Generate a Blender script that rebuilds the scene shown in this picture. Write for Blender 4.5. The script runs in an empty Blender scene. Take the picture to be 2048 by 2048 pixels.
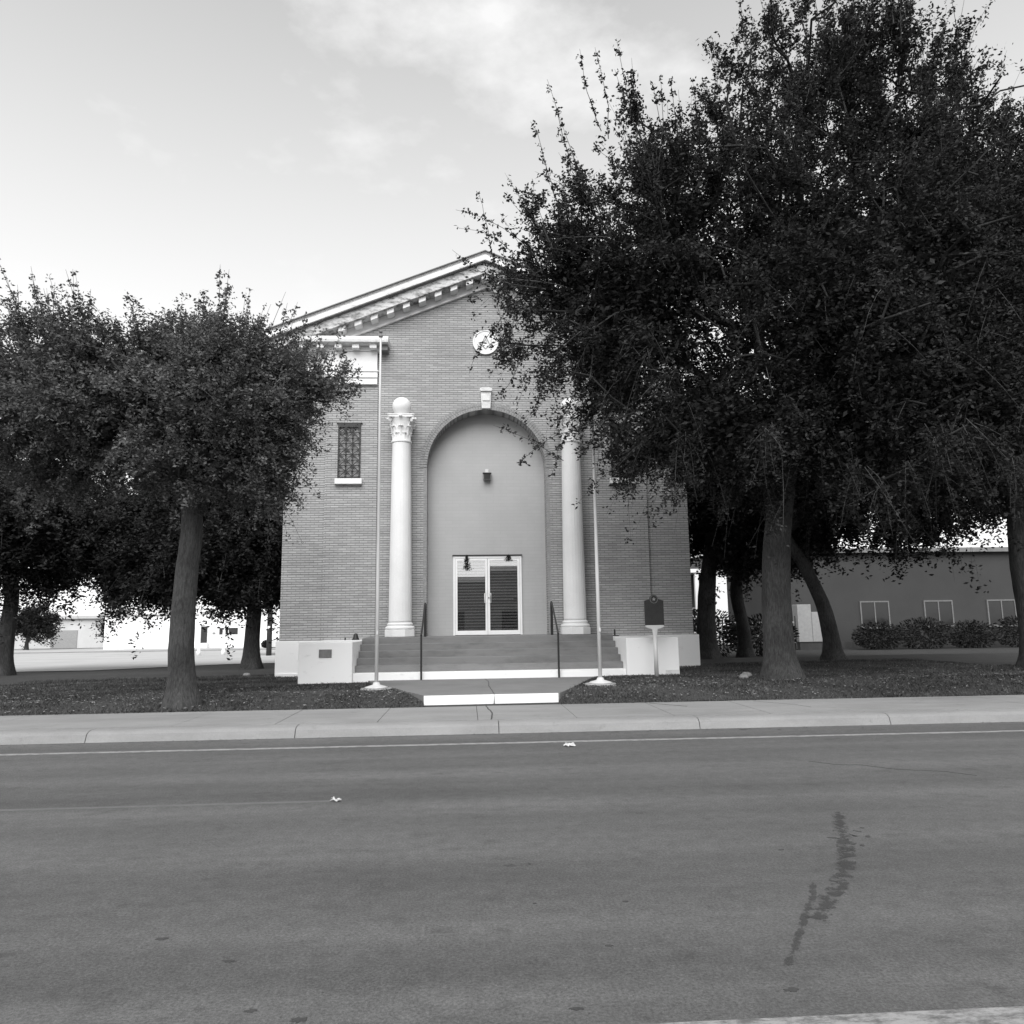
import bpy, math, random
import numpy as np
from mathutils import Vector, Matrix, noise as mnoise
PI = math.pi
scene = bpy.context.scene
COL = scene.collection
rnd = random.Random(7)

# ------------------------------------------------------------------ materials
def _mat(name):
    m = bpy.data.materials.new(name); m.use_nodes = True
    nt = m.node_tree; nt.nodes.clear()
    out = nt.nodes.new('ShaderNodeOutputMaterial'); b = nt.nodes.new('ShaderNodeBsdfPrincipled')
    nt.links.new(b.outputs[0], out.inputs[0])
    return m, nt, b, out
def N(nt, t, **k):
    n = nt.nodes.new(t)
    for a, v in k.items(): setattr(n, a, v)
    return n
def g(v): return (v, v, v, 1)
def coords(nt, scale=(1, 1, 1)):
    tc = N(nt, 'ShaderNodeTexCoord'); mp = N(nt, 'ShaderNodeMapping')
    mp.inputs['Scale'].default_value = scale
    nt.links.new(tc.outputs['Object'], mp.inputs[0]); return mp.outputs[0]
def noise(nt, vec, scale, detail=5, rough=.6):
    n = N(nt, 'ShaderNodeTexNoise'); n.inputs['Scale'].default_value = scale
    n.inputs['Detail'].default_value = detail; n.inputs['Roughness'].default_value = rough
    nt.links.new(vec, n.inputs['Vector']); return n.outputs['Fac']
def ramp(nt, fac, stops):
    r = N(nt, 'ShaderNodeValToRGB'); e = r.color_ramp.elements
    while len(e) < len(stops): e.new(.5)
    for i, (p, v) in enumerate(stops): e[i].position = p; e[i].color = g(v)
    nt.links.new(fac, r.inputs[0]); return r.outputs[0]
def mix(nt, a, b, fac, mode='MIX'):
    m = N(nt, 'ShaderNodeMix', data_type='RGBA', blend_type=mode)
    for s, v in ((6, a), (7, b)):
        if isinstance(v, (int, float)): m.inputs[s].default_value = g(v)
        else: nt.links.new(v, m.inputs[s])
    if isinstance(fac, (int, float)): m.inputs[0].default_value = fac
    else: nt.links.new(fac, m.inputs[0])
    return m.outputs[2]
def bump(nt, b, h, strength, dist=.01):
    n = N(nt, 'ShaderNodeBump'); n.inputs['Strength'].default_value = strength
    n.inputs['Distance'].default_value = dist
    nt.links.new(h, n.inputs['Height']); nt.links.new(n.outputs[0], b.inputs['Normal'])
def simple(name, v, var=.12, scale=3., rough=.7, fine=60., fvar=.1, bmp=.15, stretch=(1, 1, 1), metal=0, bdist=.01):
    m, nt, b, o = _mat(name); c = coords(nt, stretch)
    a = ramp(nt, noise(nt, c, scale), [(.3, v*(1-var)), (.7, v*(1+var))])
    f = ramp(nt, noise(nt, c, fine, 3), [(.3, 1-fvar), (.7, 1+fvar*.0+.0)])
    nt.links.new(mix(nt, a, f, 1., 'MULTIPLY'), b.inputs['Base Color'])
    b.inputs['Roughness'].default_value = rough; b.inputs['Metallic'].default_value = metal
    if bmp: bump(nt, b, noise(nt, c, fine, 4), bmp, bdist)
    return m
M = {}
M['white'] = simple('white_paint', .80, .05, 1.3, .6, 45, .08, .2)
def stained(name, v, dark, lo, hi, stretch):
    m, nt, b, o = _mat(name); c = coords(nt, stretch)
    n = noise(nt, c, 2.2, 8, .72)
    col = mix(nt, v, dark, ramp(nt, n, [(lo, 0), (hi, 1)]))
    nt.links.new(col, b.inputs['Base Color']); b.inputs['Roughness'].default_value = .75
    bump(nt, b, noise(nt, coords(nt), 40, 4), .25); return m
M['white_stained'] = stained('weathered_white_trim', .66, .10, .45, .63, (1.3, 1, 3.8))
M['white_trim'] = stained('white_trim', .70, .36, .50, .78, (2, 1, 3))
M['white_low'] = stained('splashed_white_block', .87, .6, .58, .85, (1.2, 1, 2))
M['step'] = stained('grey_step_paint', .19, .13, .45, .7, (.6, 1, 2))
M['concrete'] = simple('concrete', .34, .16, .9, .85, 90, .16, .35)
M['walk'] = simple('walk_concrete', .19, .14, 1.2, .85, 70, .14, .3)
M['black'] = simple('black_metal', .012, .2, 5, .45, 30, .1, .05)
M['darkpanel'] = simple('dark_cast_metal', .022, .3, 9, .45, 60, .3, .3)
M['galv'] = simple('pale_metal', .62, .08, 4, .4, 60, .1, .05, (1, 1, .1), 0)
M['alu'] = simple('white_frame_metal', .82, .04, 5, .4, 60, .05, .02)
M['slate'] = simple('grey_plaque', .2, .2, 12, .6, 90, .3, .4)
M['infill'] = None
M['roof'] = simple('roof_membrane', .22, .2, 2, .8, 40, .2, .2)
M['soil'] = simple('dark_soil', .035, .3, 2.5, 1, 40, .4, .5)
M['lawnbase'] = simple('lawn_soil', .045, .35, 1.3, 1, 30, .4, .6)
M['bark'] = None
M['houseWhite'] = simple('white_stucco', .85, .04, .4, .8, 10, .05, .1)
M['greyWall'] = simple('grey_wall', .05, .12, .4, .85, 12, .1, .1)
M['glassdark'] = simple('dark_window_glass', .03, .1, 2, .12, 5, .05, 0)
M['wood'] = simple('dark_wood', .05, .25, 3, .85, 50, .3, .3, (1, 1, .1))
M['lot'] = simple('pale_lot_concrete', .42, .12, .3, .9, 20, .1, .1)
M['paper'] = simple('white_paper', .6, .05, 20, .8, 60, .05, .1)
M['tar'] = simple('tar', .055, .2, 8, .8, 120, .2, .3)
M['rock'] = simple('pale_rock', .28, .3, 9, .9, 60, .3, .5)
M['twig'] = simple('pale_twig', .085, .3, 9, .9, 60, .3, 0)
M['blind'] = simple('dark_slats', .50, .2, 1.5, .5, 30, .1, 0, (1, 1, 8))
M['interior'] = simple('dark_interior', .02, .2, 2, .9, 10, .1, 0)
M['farwall'] = simple('far_pale_wall', .6, .1, .3, .85, 8, .1, .1)
M['opp'] = simple('tan_render', .16, .15, .6, .85, 12, .1, .1)
M['oppband'] = simple('pale_coping', .5, .1, .6, .8, 12, .1, .1)
M['medal'] = simple('light_grey_inlay', .33, .1, 6, .7, 60, .1, .1)
M['tyre'] = simple('tyre_rubber', .02, .1, 5, .8, 30, .1, .1)
M['carpaint'] = simple('pale_car_paint', .6, .03, 5, .25, 30, .02, 0)
M['housepaint'] = simple('pale_siding', .62, .08, .5, .8, 14, .08, .1)

def brick(name, c1, c2, mort, flip='xz'):
    m, nt, b, o = _mat(name)
    tc = N(nt, 'ShaderNodeTexCoord'); sp = N(nt, 'ShaderNodeSeparateXYZ'); cb = N(nt, 'ShaderNodeCombineXYZ')
    nt.links.new(tc.outputs['Object'], sp.inputs[0])
    ad = N(nt, 'ShaderNodeMath', operation='ADD'); nt.links.new(sp.outputs[0], ad.inputs[0]); nt.links.new(sp.outputs[1], ad.inputs[1])
    nt.links.new(ad.outputs[0], cb.inputs[0]); nt.links.new(sp.outputs[2], cb.inputs[1])
    t = N(nt, 'ShaderNodeTexBrick'); nt.links.new(cb.outputs[0], t.inputs['Vector'])
    t.inputs['Scale'].default_value = 1; t.inputs['Brick Width'].default_value = .235; t.inputs['Row Height'].default_value = .0667
    t.inputs['Mortar Size'].default_value = .011; t.inputs['Mortar Smooth'].default_value = .2; t.inputs['Bias'].default_value = 0.
    t.inputs['Color1'].default_value = g(c1); t.inputs['Color2'].default_value = g(c2); t.inputs['Mortar'].default_value = g(mort)
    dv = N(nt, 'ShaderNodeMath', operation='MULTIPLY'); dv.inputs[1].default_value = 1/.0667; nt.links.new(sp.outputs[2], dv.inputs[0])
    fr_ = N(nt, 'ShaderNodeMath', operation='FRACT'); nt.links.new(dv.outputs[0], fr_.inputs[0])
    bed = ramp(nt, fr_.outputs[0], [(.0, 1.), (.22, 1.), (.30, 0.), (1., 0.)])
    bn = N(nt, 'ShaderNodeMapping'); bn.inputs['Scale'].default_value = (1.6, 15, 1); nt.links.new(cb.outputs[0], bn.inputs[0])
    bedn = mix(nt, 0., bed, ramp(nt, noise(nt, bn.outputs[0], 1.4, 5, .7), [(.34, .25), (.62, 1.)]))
    # rows that read lighter and darker, and weather patches
    rowv = N(nt, 'ShaderNodeMapping'); rowv.inputs['Scale'].default_value = (.5, 14, 1); nt.links.new(cb.outputs[0], rowv.inputs[0])
    r = ramp(nt, noise(nt, rowv.outputs[0], 1.0, 4), [(.3, .82), (.7, 1.15)])
    w = ramp(nt, noise(nt, tc.outputs['Object'], .45, 6), [(.3, .88), (.7, 1.1)])
    col = mix(nt, mix(nt, t.outputs['Color'], r, 1, 'MULTIPLY'), w, 1, 'MULTIPLY')
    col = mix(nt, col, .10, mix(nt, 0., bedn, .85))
    nt.links.new(col, b.inputs['Base Color']); b.inputs['Roughness'].default_value = .85
    inv = N(nt, 'ShaderNodeMath', operation='SUBTRACT'); inv.inputs[0].default_value = 1; nt.links.new(t.outputs['Fac'], inv.inputs[1])
    bump(nt, b, inv.outputs[0], .7, .008); return m
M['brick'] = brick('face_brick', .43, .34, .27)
M['brickarch'] = simple('arch_brick', .32, .2, 9, .85, 60, .2, .3)
def infill():
    m, nt, b, o = _mat('painted_infill_brick')
    tc = N(nt, 'ShaderNodeTexCoord'); sp = N(nt, 'ShaderNodeSeparateXYZ'); cb = N(nt, 'ShaderNodeCombineXYZ')
    nt.links.new(tc.outputs['Object'], sp.inputs[0]); nt.links.new(sp.outputs[0], cb.inputs[0]); nt.links.new(sp.outputs[2], cb.inputs[1])
    t = N(nt, 'ShaderNodeTexBrick'); nt.links.new(cb.outputs[0], t.inputs['Vector'])
    t.inputs['Scale'].default_value = 1; t.inputs['Brick Width'].default_value = .4; t.inputs['Row Height'].default_value = .1
    t.inputs['Mortar Size'].default_value = .006
    t.inputs['Color1'].default_value = g(.40); t.inputs['Color2'].default_value = g(.385); t.inputs['Mortar'].default_value = g(.365)
    w = ramp(nt, noise(nt, coords(nt, (1, 1, .6)), .8, 6), [(.3, .93), (.7, 1.06)])
    nt.links.new(mix(nt, t.outputs['Color'], w, 1, 'MULTIPLY'), b.inputs['Base Color'])
    b.inputs['Roughness'].default_value = .6
    inv = N(nt, 'ShaderNodeMath', operation='SUBTRACT'); inv.inputs[0].default_value = 1; nt.links.new(t.outputs['Fac'], inv.inputs[1])
    bump(nt, b, inv.outputs[0], .25, .004); return m
M['infill'] = infill()
def bark():
    m, nt, b, o = _mat('grey_bark'); c = coords(nt, (5, 5, 1.1))
    n = noise(nt, c, 6.5, 8, .75); n2 = noise(nt, coords(nt), 1.6, 3)
    col = mix(nt, ramp(nt, n, [(.35, .022), (.65, .085)]), ramp(nt, n2, [(.35, .7), (.7, 1.25)]), 1, 'MULTIPLY')
    nt.links.new(col, b.inputs['Base Color']); b.inputs['Roughness'].default_value = .95
    bump(nt, b, n, .9, .04); return m
M['bark'] = bark()
M['limb'] = simple('dark_limb_bark', .03, .3, 6, .95, 50, .3, .5, (1, 1, .4))
def leafmat(name, lo, hi):
    m, nt, b, o = _mat(name)
    at = N(nt, 'ShaderNodeAttribute', attribute_name='tone')
    mr = N(nt, 'ShaderNodeMapRange'); nt.links.new(at.outputs['Fac'], mr.inputs[0])
    mr.inputs[3].default_value = lo; mr.inputs[4].default_value = hi
    nt.links.new(mr.outputs[0], b.inputs['Base Color']); b.inputs['Roughness'].default_value = .5
    b.inputs['Specular IOR Level'].default_value = .1
    tr = N(nt, 'ShaderNodeBsdfTranslucent'); nt.links.new(mr.outputs[0], tr.inputs[0])
    mx = N(nt, 'ShaderNodeMixShader'); mx.inputs[0].default_value = .22
    nt.links.new(b.outputs[0], mx.inputs[1]); nt.links.new(tr.outputs[0], mx.inputs[2]); nt.links.new(mx.outputs[0], o.inputs[0])
    return m
M['leaf'] = leafmat('oak_leaf', .014, .054)
M['leaf2'] = leafmat('left_leaf', .05, .2)
M['grassb'] = leafmat('grass_blade', .035, .16)
def road():
    m, nt, b, o = _mat('asphalt'); c = coords(nt)
    band = ramp(nt, noise(nt, coords(nt, (.035, 1.1, 1)), 1.0, 5, .55), [(.28, .070), (.5, .096), (.72, .128)])
    blot = ramp(nt, noise(nt, coords(nt, (.5, 1, 1)), 1.1, 6, .65), [(.3, .86), (.7, 1.12)])
    agg = ramp(nt, noise(nt, c, 60, 4, .85), [(.30, .42), (.70, 1.6)])
    agg2 = ramp(nt, noise(nt, c, 9, 6, .75), [(.3, .80), (.7, 1.2)])
    v = N(nt, 'ShaderNodeTexVoronoi'); v.inputs['Scale'].default_value = 42; nt.links.new(c, v.inputs['Vector'])
    spk = ramp(nt, v.outputs['Distance'], [(.0, 1.5), (.16, 1.)])
    # oil-dark patches
    oil = ramp(nt, noise(nt, coords(nt, (1, 1.6, 1)), 2.3, 6, .7), [(.56, 1.0), (.70, .72)])
    col = band
    for x in (blot, agg, agg2, spk, oil): col = mix(nt, col, x, 1, 'MULTIPLY')
    nt.links.new(col, b.inputs['Base Color']); b.inputs['Roughness'].default_value = .82
    bump(nt, b, noise(nt, c, 110, 4, .8), .6, .008); return m
M['road'] = road()
def worn(name, lo, hi, v=.62):
    m, nt, b, o = _mat(name); c = coords(nt)
    col = mix(nt, v, .11, ramp(nt, noise(nt, coords(nt, (1.2, 3, 1)), 5, 8, .8), [(lo, 0), (hi, 1)]))
    nt.links.new(col, b.inputs['Base Color']); b.inputs['Roughness'].default_value = .8
    bump(nt, b, noise(nt, c, 110, 4), .4, .006); return m
M['line'] = worn('worn_line_paint', .46, .62, .30)
M['faint'] = worn('faint_line_paint', .40, .56, .135)
M['nearline'] = worn('near_line_paint', .44, .60, .30)
def kerbm(name, v):
    m, nt, b, o = _mat(name); c = coords(nt)
    a = ramp(nt, noise(nt, coords(nt, (.6, 1.4, 1.5)), 1.3, 7, .65), [(.3, v*.8), (.7, v*1.1)])
    st = ramp(nt, noise(nt, coords(nt, (.8, 1, 1)), 3.1, 6, .7), [(.6, 1), (.76, .62)])
    f = ramp(nt, noise(nt, c, 85, 3), [(.3, .85), (.7, 1.08)])
    col = mix(nt, mix(nt, a, st, 1, 'MULTIPLY'), f, 1, 'MULTIPLY')
    nt.links.new(col, b.inputs['Base Color']); b.inputs['Roughness'].default_value = .88
    bump(nt, b, noise(nt, c, 70, 4), .35); return m
M['kerb'] = kerbm('kerb_concrete', .27)
M['pave'] = kerbm('sidewalk_concrete', .27)
def glass():
    m = bpy.data.materials.new('door_glass'); m.use_nodes = True; nt = m.node_tree; nt.nodes.clear()
    o = N(nt, 'ShaderNodeOutputMaterial'); t = N(nt, 'ShaderNodeBsdfTransparent'); t.inputs[0].default_value = g(.75)
    gl = N(nt, 'ShaderNodeBsdfGlossy'); gl.inputs['Roughness'].default_value = .01; gl.inputs[0].default_value = g(.95)
    mx = N(nt, 'ShaderNodeMixShader'); mx.inputs[0].default_value = .34
    nt.links.new(t.outputs[0], mx.inputs[1]); nt.links.new(gl.outputs[0], mx.inputs[2]); nt.links.new(mx.outputs[0], o.inputs[0]); return m
M['glass'] = glass()

# ------------------------------------------------------------------ mesh builder
class MB:
    def __init__(s): s.v = []; s.f = []
    def add(s, vs, fs):
        n = len(s.v); s.v += [tuple(p) for p in vs]; s.f += [tuple(i+n for i in f) for f in fs]; return s
    def box(s, x0, x1, y0, y1, z0, z1):
        return s.add([(x0,y0,z0),(x1,y0,z0),(x1,y1,z0),(x0,y1,z0),(x0,y0,z1),(x1,y0,z1),(x1,y1,z1),(x0,y1,z1)],
            [(0,3,2,1),(4,5,6,7),(0,1,5,4),(1,2,6,5),(2,3,7,6),(3,0,4,7)])
    def extr(s, pts, y0, y1):            # pts (x,z) outline, extruded along y
        n = len(pts)
        vs = [(x, y0, z) for x, z in pts]+[(x, y1, z) for x, z in pts]
        fs = [tuple(range(n)), tuple(range(2*n-1, n-1, -1))]+[(i, i+n, (i+1) % n+n, (i+1) % n) for i in range(n)]
        return s.add(vs, fs)
    def extrz(s, pts, z0, z1):           # pts (x,y) outline
        n = len(pts)
        vs = [(x, y, z0) for x, y in pts]+[(x, y, z1) for x, y in pts]
        fs = [tuple(range(n-1, -1, -1)), tuple(range(n, 2*n))]+[(i, (i+1) % n, (i+1) % n+n, i+n) for i in range(n)]
        return s.add(vs, fs)
    def tube(s, pts, rad, n=8, cap=True):
        pts = [Vector(p) for p in pts]
        if not isinstance(rad, (list, tuple)): rad = [rad]*len(pts)
        rings = []; ref = Vector((.13, .21, 1)).normalized()
        base = len(s.v)
        for i, p in enumerate(pts):
            d = (pts[min(i+1, len(pts)-1)]-pts[max(i-1, 0)]).normalized()
            if abs(d.dot(ref)) > .95: r_ = Vector((1, .1, 0))
            else: r_ = ref
            a = d.cross(r_).normalized(); b = d.cross(a)
            for k in range(n):
                t = 2*PI*k/n; s.v.append(tuple(p+(a*math.cos(t)+b*math.sin(t))*rad[i]))
        for i in range(len(pts)-1):
            for k in range(n):
                s.f.append((base+i*n+k, base+i*n+(k+1) % n, base+(i+1)*n+(k+1) % n, base+(i+1)*n+k))
        if cap:
            s.f.append(tuple(base+k for k in range(n))); e = base+(len(pts)-1)*n
            s.f.append(tuple(e+n-1-k for k in range(n)))
        return s
    def lathe(s, cx, cy, prof, n=32, mod=None):
        base = len(s.v)
        for j, (r, z) in enumerate(prof):
            for k in range(n):
                t = 2*PI*k/n; rr = r*(mod(t, z) if mod else 1)
                s.v.append((cx+rr*math.cos(t), cy+rr*math.sin(t), z))
        for j in range(len(prof)-1):
            for k in range(n):
                s.f.append((base+j*n+k, base+j*n+(k+1) % n, base+(j+1)*n+(k+1) % n, base+(j+1)*n+k))
        s.f.append(tuple(base+n-1-k for k in range(n))); e = base+(len(prof)-1)*n
        s.f.append(tuple(e+k for k in range(n)))
        return s
    def ball(s, c, r, n=24, m=14, sc=(1, 1, 1)):
        base = len(s.v)
        for j in range(m+1):
            ph = PI*j/m
            for k in range(n):
                t = 2*PI*k/n
                s.v.append((c[0]+r*sc[0]*math.sin(ph)*math.cos(t), c[1]+r*sc[1]*math.sin(ph)*math.sin(t), c[2]+r*sc[2]*math.cos(ph)))
        for j in range(m):
            for k in range(n):
                s.f.append((base+j*n+k, base+(j+1)*n+k, base+(j+1)*n+(k+1) % n, base+j*n+(k+1) % n))
        return s
def world_origin(o):
    v = Vector((0, 0, 0))
    while o is not None: v += o.location; o = o.parent
    return v
def link(name, me, mat, parent=None, origin=None):
    o = bpy.data.objects.new(name, me); COL.objects.link(o)
    if mat is not None: me.materials.append(M[mat] if isinstance(mat, str) else mat)
    if parent is not None:
        o.parent = parent; off = world_origin(parent); me.transform(Matrix.Translation(-off))
    elif origin is not None:
        o.location = origin; me.transform(Matrix.Translation(-Vector(origin)))
    return o
def obj(name, mb, mat, parent=None, origin=None, smooth=False, bev=0):
    me = bpy.data.meshes.new(name); me.from_pydata(mb.v, [], mb.f); me.update()
    if smooth: me.shade_smooth()
    o = link(name, me, mat, parent, origin)
    if bev:
        b = o.modifiers.new('bevel', 'BEVEL'); b.width = bev; b.segments = 2; b.limit_method = 'ANGLE'
    return o
def tag(o, label, cat, group=None):
    o['label'] = label; o['category'] = cat
    if group: o['group'] = group
    return o
def thing(name, label, cat, loc, group=None):
    o = bpy.data.objects.new(name, None); o.empty_display_size = .3; COL.objects.link(o); o.location = loc
    return tag(o, label, cat, group)
def struct(name, mb, mat, kind='structure', **k):
    o = obj(name, mb, mat, **k); o['kind'] = kind; return o

# ------------------------------------------------------------------ ground
def gz(x, y):       # lawn / terrain height
    xx = max(-12, min(14, x))
    lawn = .30+.008*(xx+3.9)
    if y < 13.72: return -.06
    if y < 15.0: return .17+(lawn-.17)*min(1, (y-13.72)/1.1)**.7
    if y < 24: return lawn
    if y < 30: return lawn+(.17-lawn)*(y-24)/6
    return .17-.0146*(min(y, 130)-30)
def sheet(xs, ys, zf, dz=0):
    mb = MB(); nx = len(xs)
    mb.v = [(x, y, zf(x, y)+dz) for y in ys for x in xs]
    mb.f = [(j*nx+i, j*nx+i+1, (j+1)*nx+i+1, (j+1)*nx+i) for j in range(len(ys)-1) for i in range(nx-1)]
    return mb
xs = [-1500, -300, -60, -30]+[-20+1.0*i for i in range(42)]+[30, 60, 300, 1500]
ys = [-1500, -200, -30, 0, 8, 13.70, 13.73, 13.9, 14.2, 14.6, 15.0, 16, 17, 18, 19, 20, 21, 22, 24, 26, 28, 30, 40, 60, 90, 130, 300, 1500]
struct('ground', sheet(xs, ys, lambda x, y: gz(x, y)-(.06 if 13.72 < y < 24 and -15 < x < 18 else 0)), 'soil')
struct('road', MB().box(-200, 200, 2.2, 11.62, -.3, 0), 'road')
struct('edge_line', MB().box(-200, 200, 10.50, 10.60, -.02, .004), 'line')
struct('centre_line', MB().box(-9.5, -1.2, 7.32, 7.38, -.02, .004), 'faint')
struct('near_edge_line', MB().box(-200, 200, 3.10, 3.25, -.02, .004), 'nearline')
# kerb: separate poured lengths
kb = MB(); x = -80.2
joints = []
while x < 80:
    L = 3.0+rnd.uniform(-.05, .05)
    prof = [(11.46, 0), (11.50, .105), (11.55, .14), (11.62, .155), (11.78, .158), (11.78, -.1), (11.46, -.1)]
    x0, x1 = x, x+L-.012; n = len(prof)
    vs = [(x0, p[0], p[1]) for p in prof]+[(x1, p[0], p[1]) for p in prof]
    kb.add(vs, [tuple(range(n-1, -1, -1)), tuple(range(n, 2*n))]+[(i, (i+1) % n, (i+1) % n+n, i+n) for i in range(n)])
    x += L
struct('kerb', kb, 'kerb')
sw = MB(); x = -80.4
while x < 80:
    sw.box(x, x+1.512, 11.79, 13.75, -.1, .166+rnd.uniform(-.003, .003)); x += 1.52
struct('sidewalk', sw, 'pave')
struct('sidewalk_joint', MB().box(-80, 80, 11.6, 13.72, -.1, .135), 'soil')
struct('near_sidewalk', MB().box(-80, 80, -6, 2.2, -.2, .14), 'pave')
# lawn sheets
def lawn(x0, x1, name):
    xs_ = [x0+(x1-x0)*i/40 for i in range(41)]
    return xs_
EDGE_L = [(-2.35, 18.2), (-2.14, 17.5), (-1.93, 17.0), (-1.62, 16.2), (-1.30, 15.3), (-1.02, 14.6), (-.80, 14.05), (-.78, 13.75)]
EDGE_R = [(3.1, 18.2), (2.72, 17.2), (2.5, 16.5), (2.25, 15.7), (2.02, 15.0), (1.82, 14.4), (1.66, 13.95), (1.64, 13.75)]
def ex(edge, y):
    e = sorted(edge, key=lambda p: p[1])
    if y <= e[0][1]: return e[0][0]
    for a, b in zip(e, e[1:]):
        if y <= b[1]: t = (y-a[1])/(b[1]-a[1]); return a[0]+(b[0]-a[0])*t
    return e[-1][0]
lw = MB(); ysl = [13.75, 13.85, 14.0, 14.2, 14.5, 14.8, 15.2, 15.6, 16, 16.5, 17, 17.5, 18, 18.15]
for side, edge, far in ((-1, EDGE_L, -14.5), (1, EDGE_R, 16.5)):
    b0 = len(lw.v); nx = 30
    for y in ysl:
        e = ex(edge, y)
        for i in range(nx):
            x = e+(far-e)*(i/(nx-1))**1.3
            z = gz(x, y)+.03*mnoise.noise(Vector((x*.8, y*.8, 0)))-.015
            lw.v.append((x, y, z))
    for j in range(len(ysl)-1):
        for i in range(nx-1): lw.f.append((b0+j*nx+i, b0+j*nx+i+1, b0+(j+1)*nx+i+1, b0+(j+1)*nx+i))
for x0, x1 in ((-14.5, -3.9), (5.06, 16.5)):
    b0 = len(lw.v); nx = 16; yy = [18.15, 19, 20, 21, 22, 24]
    for y in yy:
        for i in range(nx):
            x = x0+(x1-x0)*i/(nx-1); lw.v.append((x, y, gz(x, y)-.01-(.06 if y > 20.5 else 0)))
    for j in range(len(yy)-1):
        for i in range(nx-1): lw.f.append((b0+j*nx+i, b0+j*nx+i+1, b0+(j+1)*nx+i+1, b0+(j+1)*nx+i))
struct('lawn', lw, 'lawnbase')
# walkway pad with its white painted riser
pad = [(ex(EDGE_L, y), y) for y in (14.06, 14.6, 15.2, 15.8, 16.4, 17.0, 17.5, 18.09)]+[(ex(EDGE_R, y), y) for y in (18.09, 17.5, 17.0, 16.4, 15.8, 15.2, 14.6, 14.06)]
struct('walkway', MB().extrz(pad[::-1], -.05, .338), 'walk')
rs = MB().extr([(-.79, .15), (.47, .15), (.485, .335), (-.79, .332)], 14.0, 14.06).extr([(.495, .15), (1.66, .15), (1.66, .336), (.49, .335)], 14.0, 14.06)
struct('walkway_riser', rs, 'white_low')
# parking lot and far street
lotp = [(-70, 25), (-13, 27.3), (-9.4, 31.5), (-5.5, 32.5), (-5.5, 88), (-70, 88)]
mb = MB()
for x0, x1, y0a, y0b in ((-160, -13, 24.8, 27.3), (-13, -9.4, 27.3, 31.5), (-9.4, 5, 31.5, 33)):
    for k in range(8):
        ta, tb = (k/8)**2*2.6, ((k+1)/8)**2*2.6
        P_ = [(x0, y0a+(60-y0a)*ta), (x1, y0b+(60-y0b)*ta), (x1, y0b+(60-y0b)*tb), (x0, y0a+(60-y0a)*tb)]
        n = len(mb.v); mb.v += [(x, y, gz(x, y)+.02) for x, y in P_]; mb.f.append((n, n+1, n+2, n+3))
struct('parking_lot', mb, 'lot')
struct('lot_kerb', MB().box(-13, 5, 46.8, 47.1, -.3, .06).box(-60, -14, 70, 70.4, -.6, -.30), 'kerb')

# tar marks and small things on the road
def blob(cx, cy, rx, ry, ang=0, seed=0, n=18):
    r = random.Random(seed); out = []
    for k in range(n):
        t = 2*PI*k/n; q = 1+r.uniform(-.45, .35)
        x, y = rx*q*math.cos(t), ry*q*math.sin(t)
        out.append((cx+x*math.cos(ang)-y*math.sin(ang), cy+x*math.sin(ang)+y*math.cos(ang)))
    return out
tm = MB()
def tarblob(*a, **k): tm.extrz(blob(*a, **k), -.01, .003)
pathA = [(2.19, 4.95), (2.02, 4.58), (1.86, 4.32), (1.73, 4.1), (1.55, 3.80), (1.43, 3.62)]
tarblob(1.41, 3.475, .03, .018, 0, seed=5)
for i in range(12):
    t = i/34; x = 3.0-1.1*t**.9; y = 6.0-1.7*t**.85
    tarblob(x+rnd.gauss(0, .05), y+rnd.gauss(0, .05), rnd.uniform(.008, .035), rnd.uniform(.006, .02), rnd.uniform(-1.5, 1.5), seed=100+i)
for (x, y, a, b) in ((.91, 4.59, .03, .012), (.38, 4.61, .02, .01), (-.7, 3.41, .05, .03), (-.92, 3.5, .04, .02), (-1.16, 4.0, .05, .02), (2.2, 5.46, .03, .015), (.45, 3.40, .05, .02), (-1.6, 4.3, .06, .02), (4.1, 11.3, .12, .05), (4.6, 11.2, .05, .03), (2.2, 11.35, .05, .03), (.7, 4.0, .03, .015)):
    tarblob(x, y, a*.6, b*.7, 0, seed=int(x*100) % 97)
struct('tar_stain', tm, 'tar')
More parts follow.
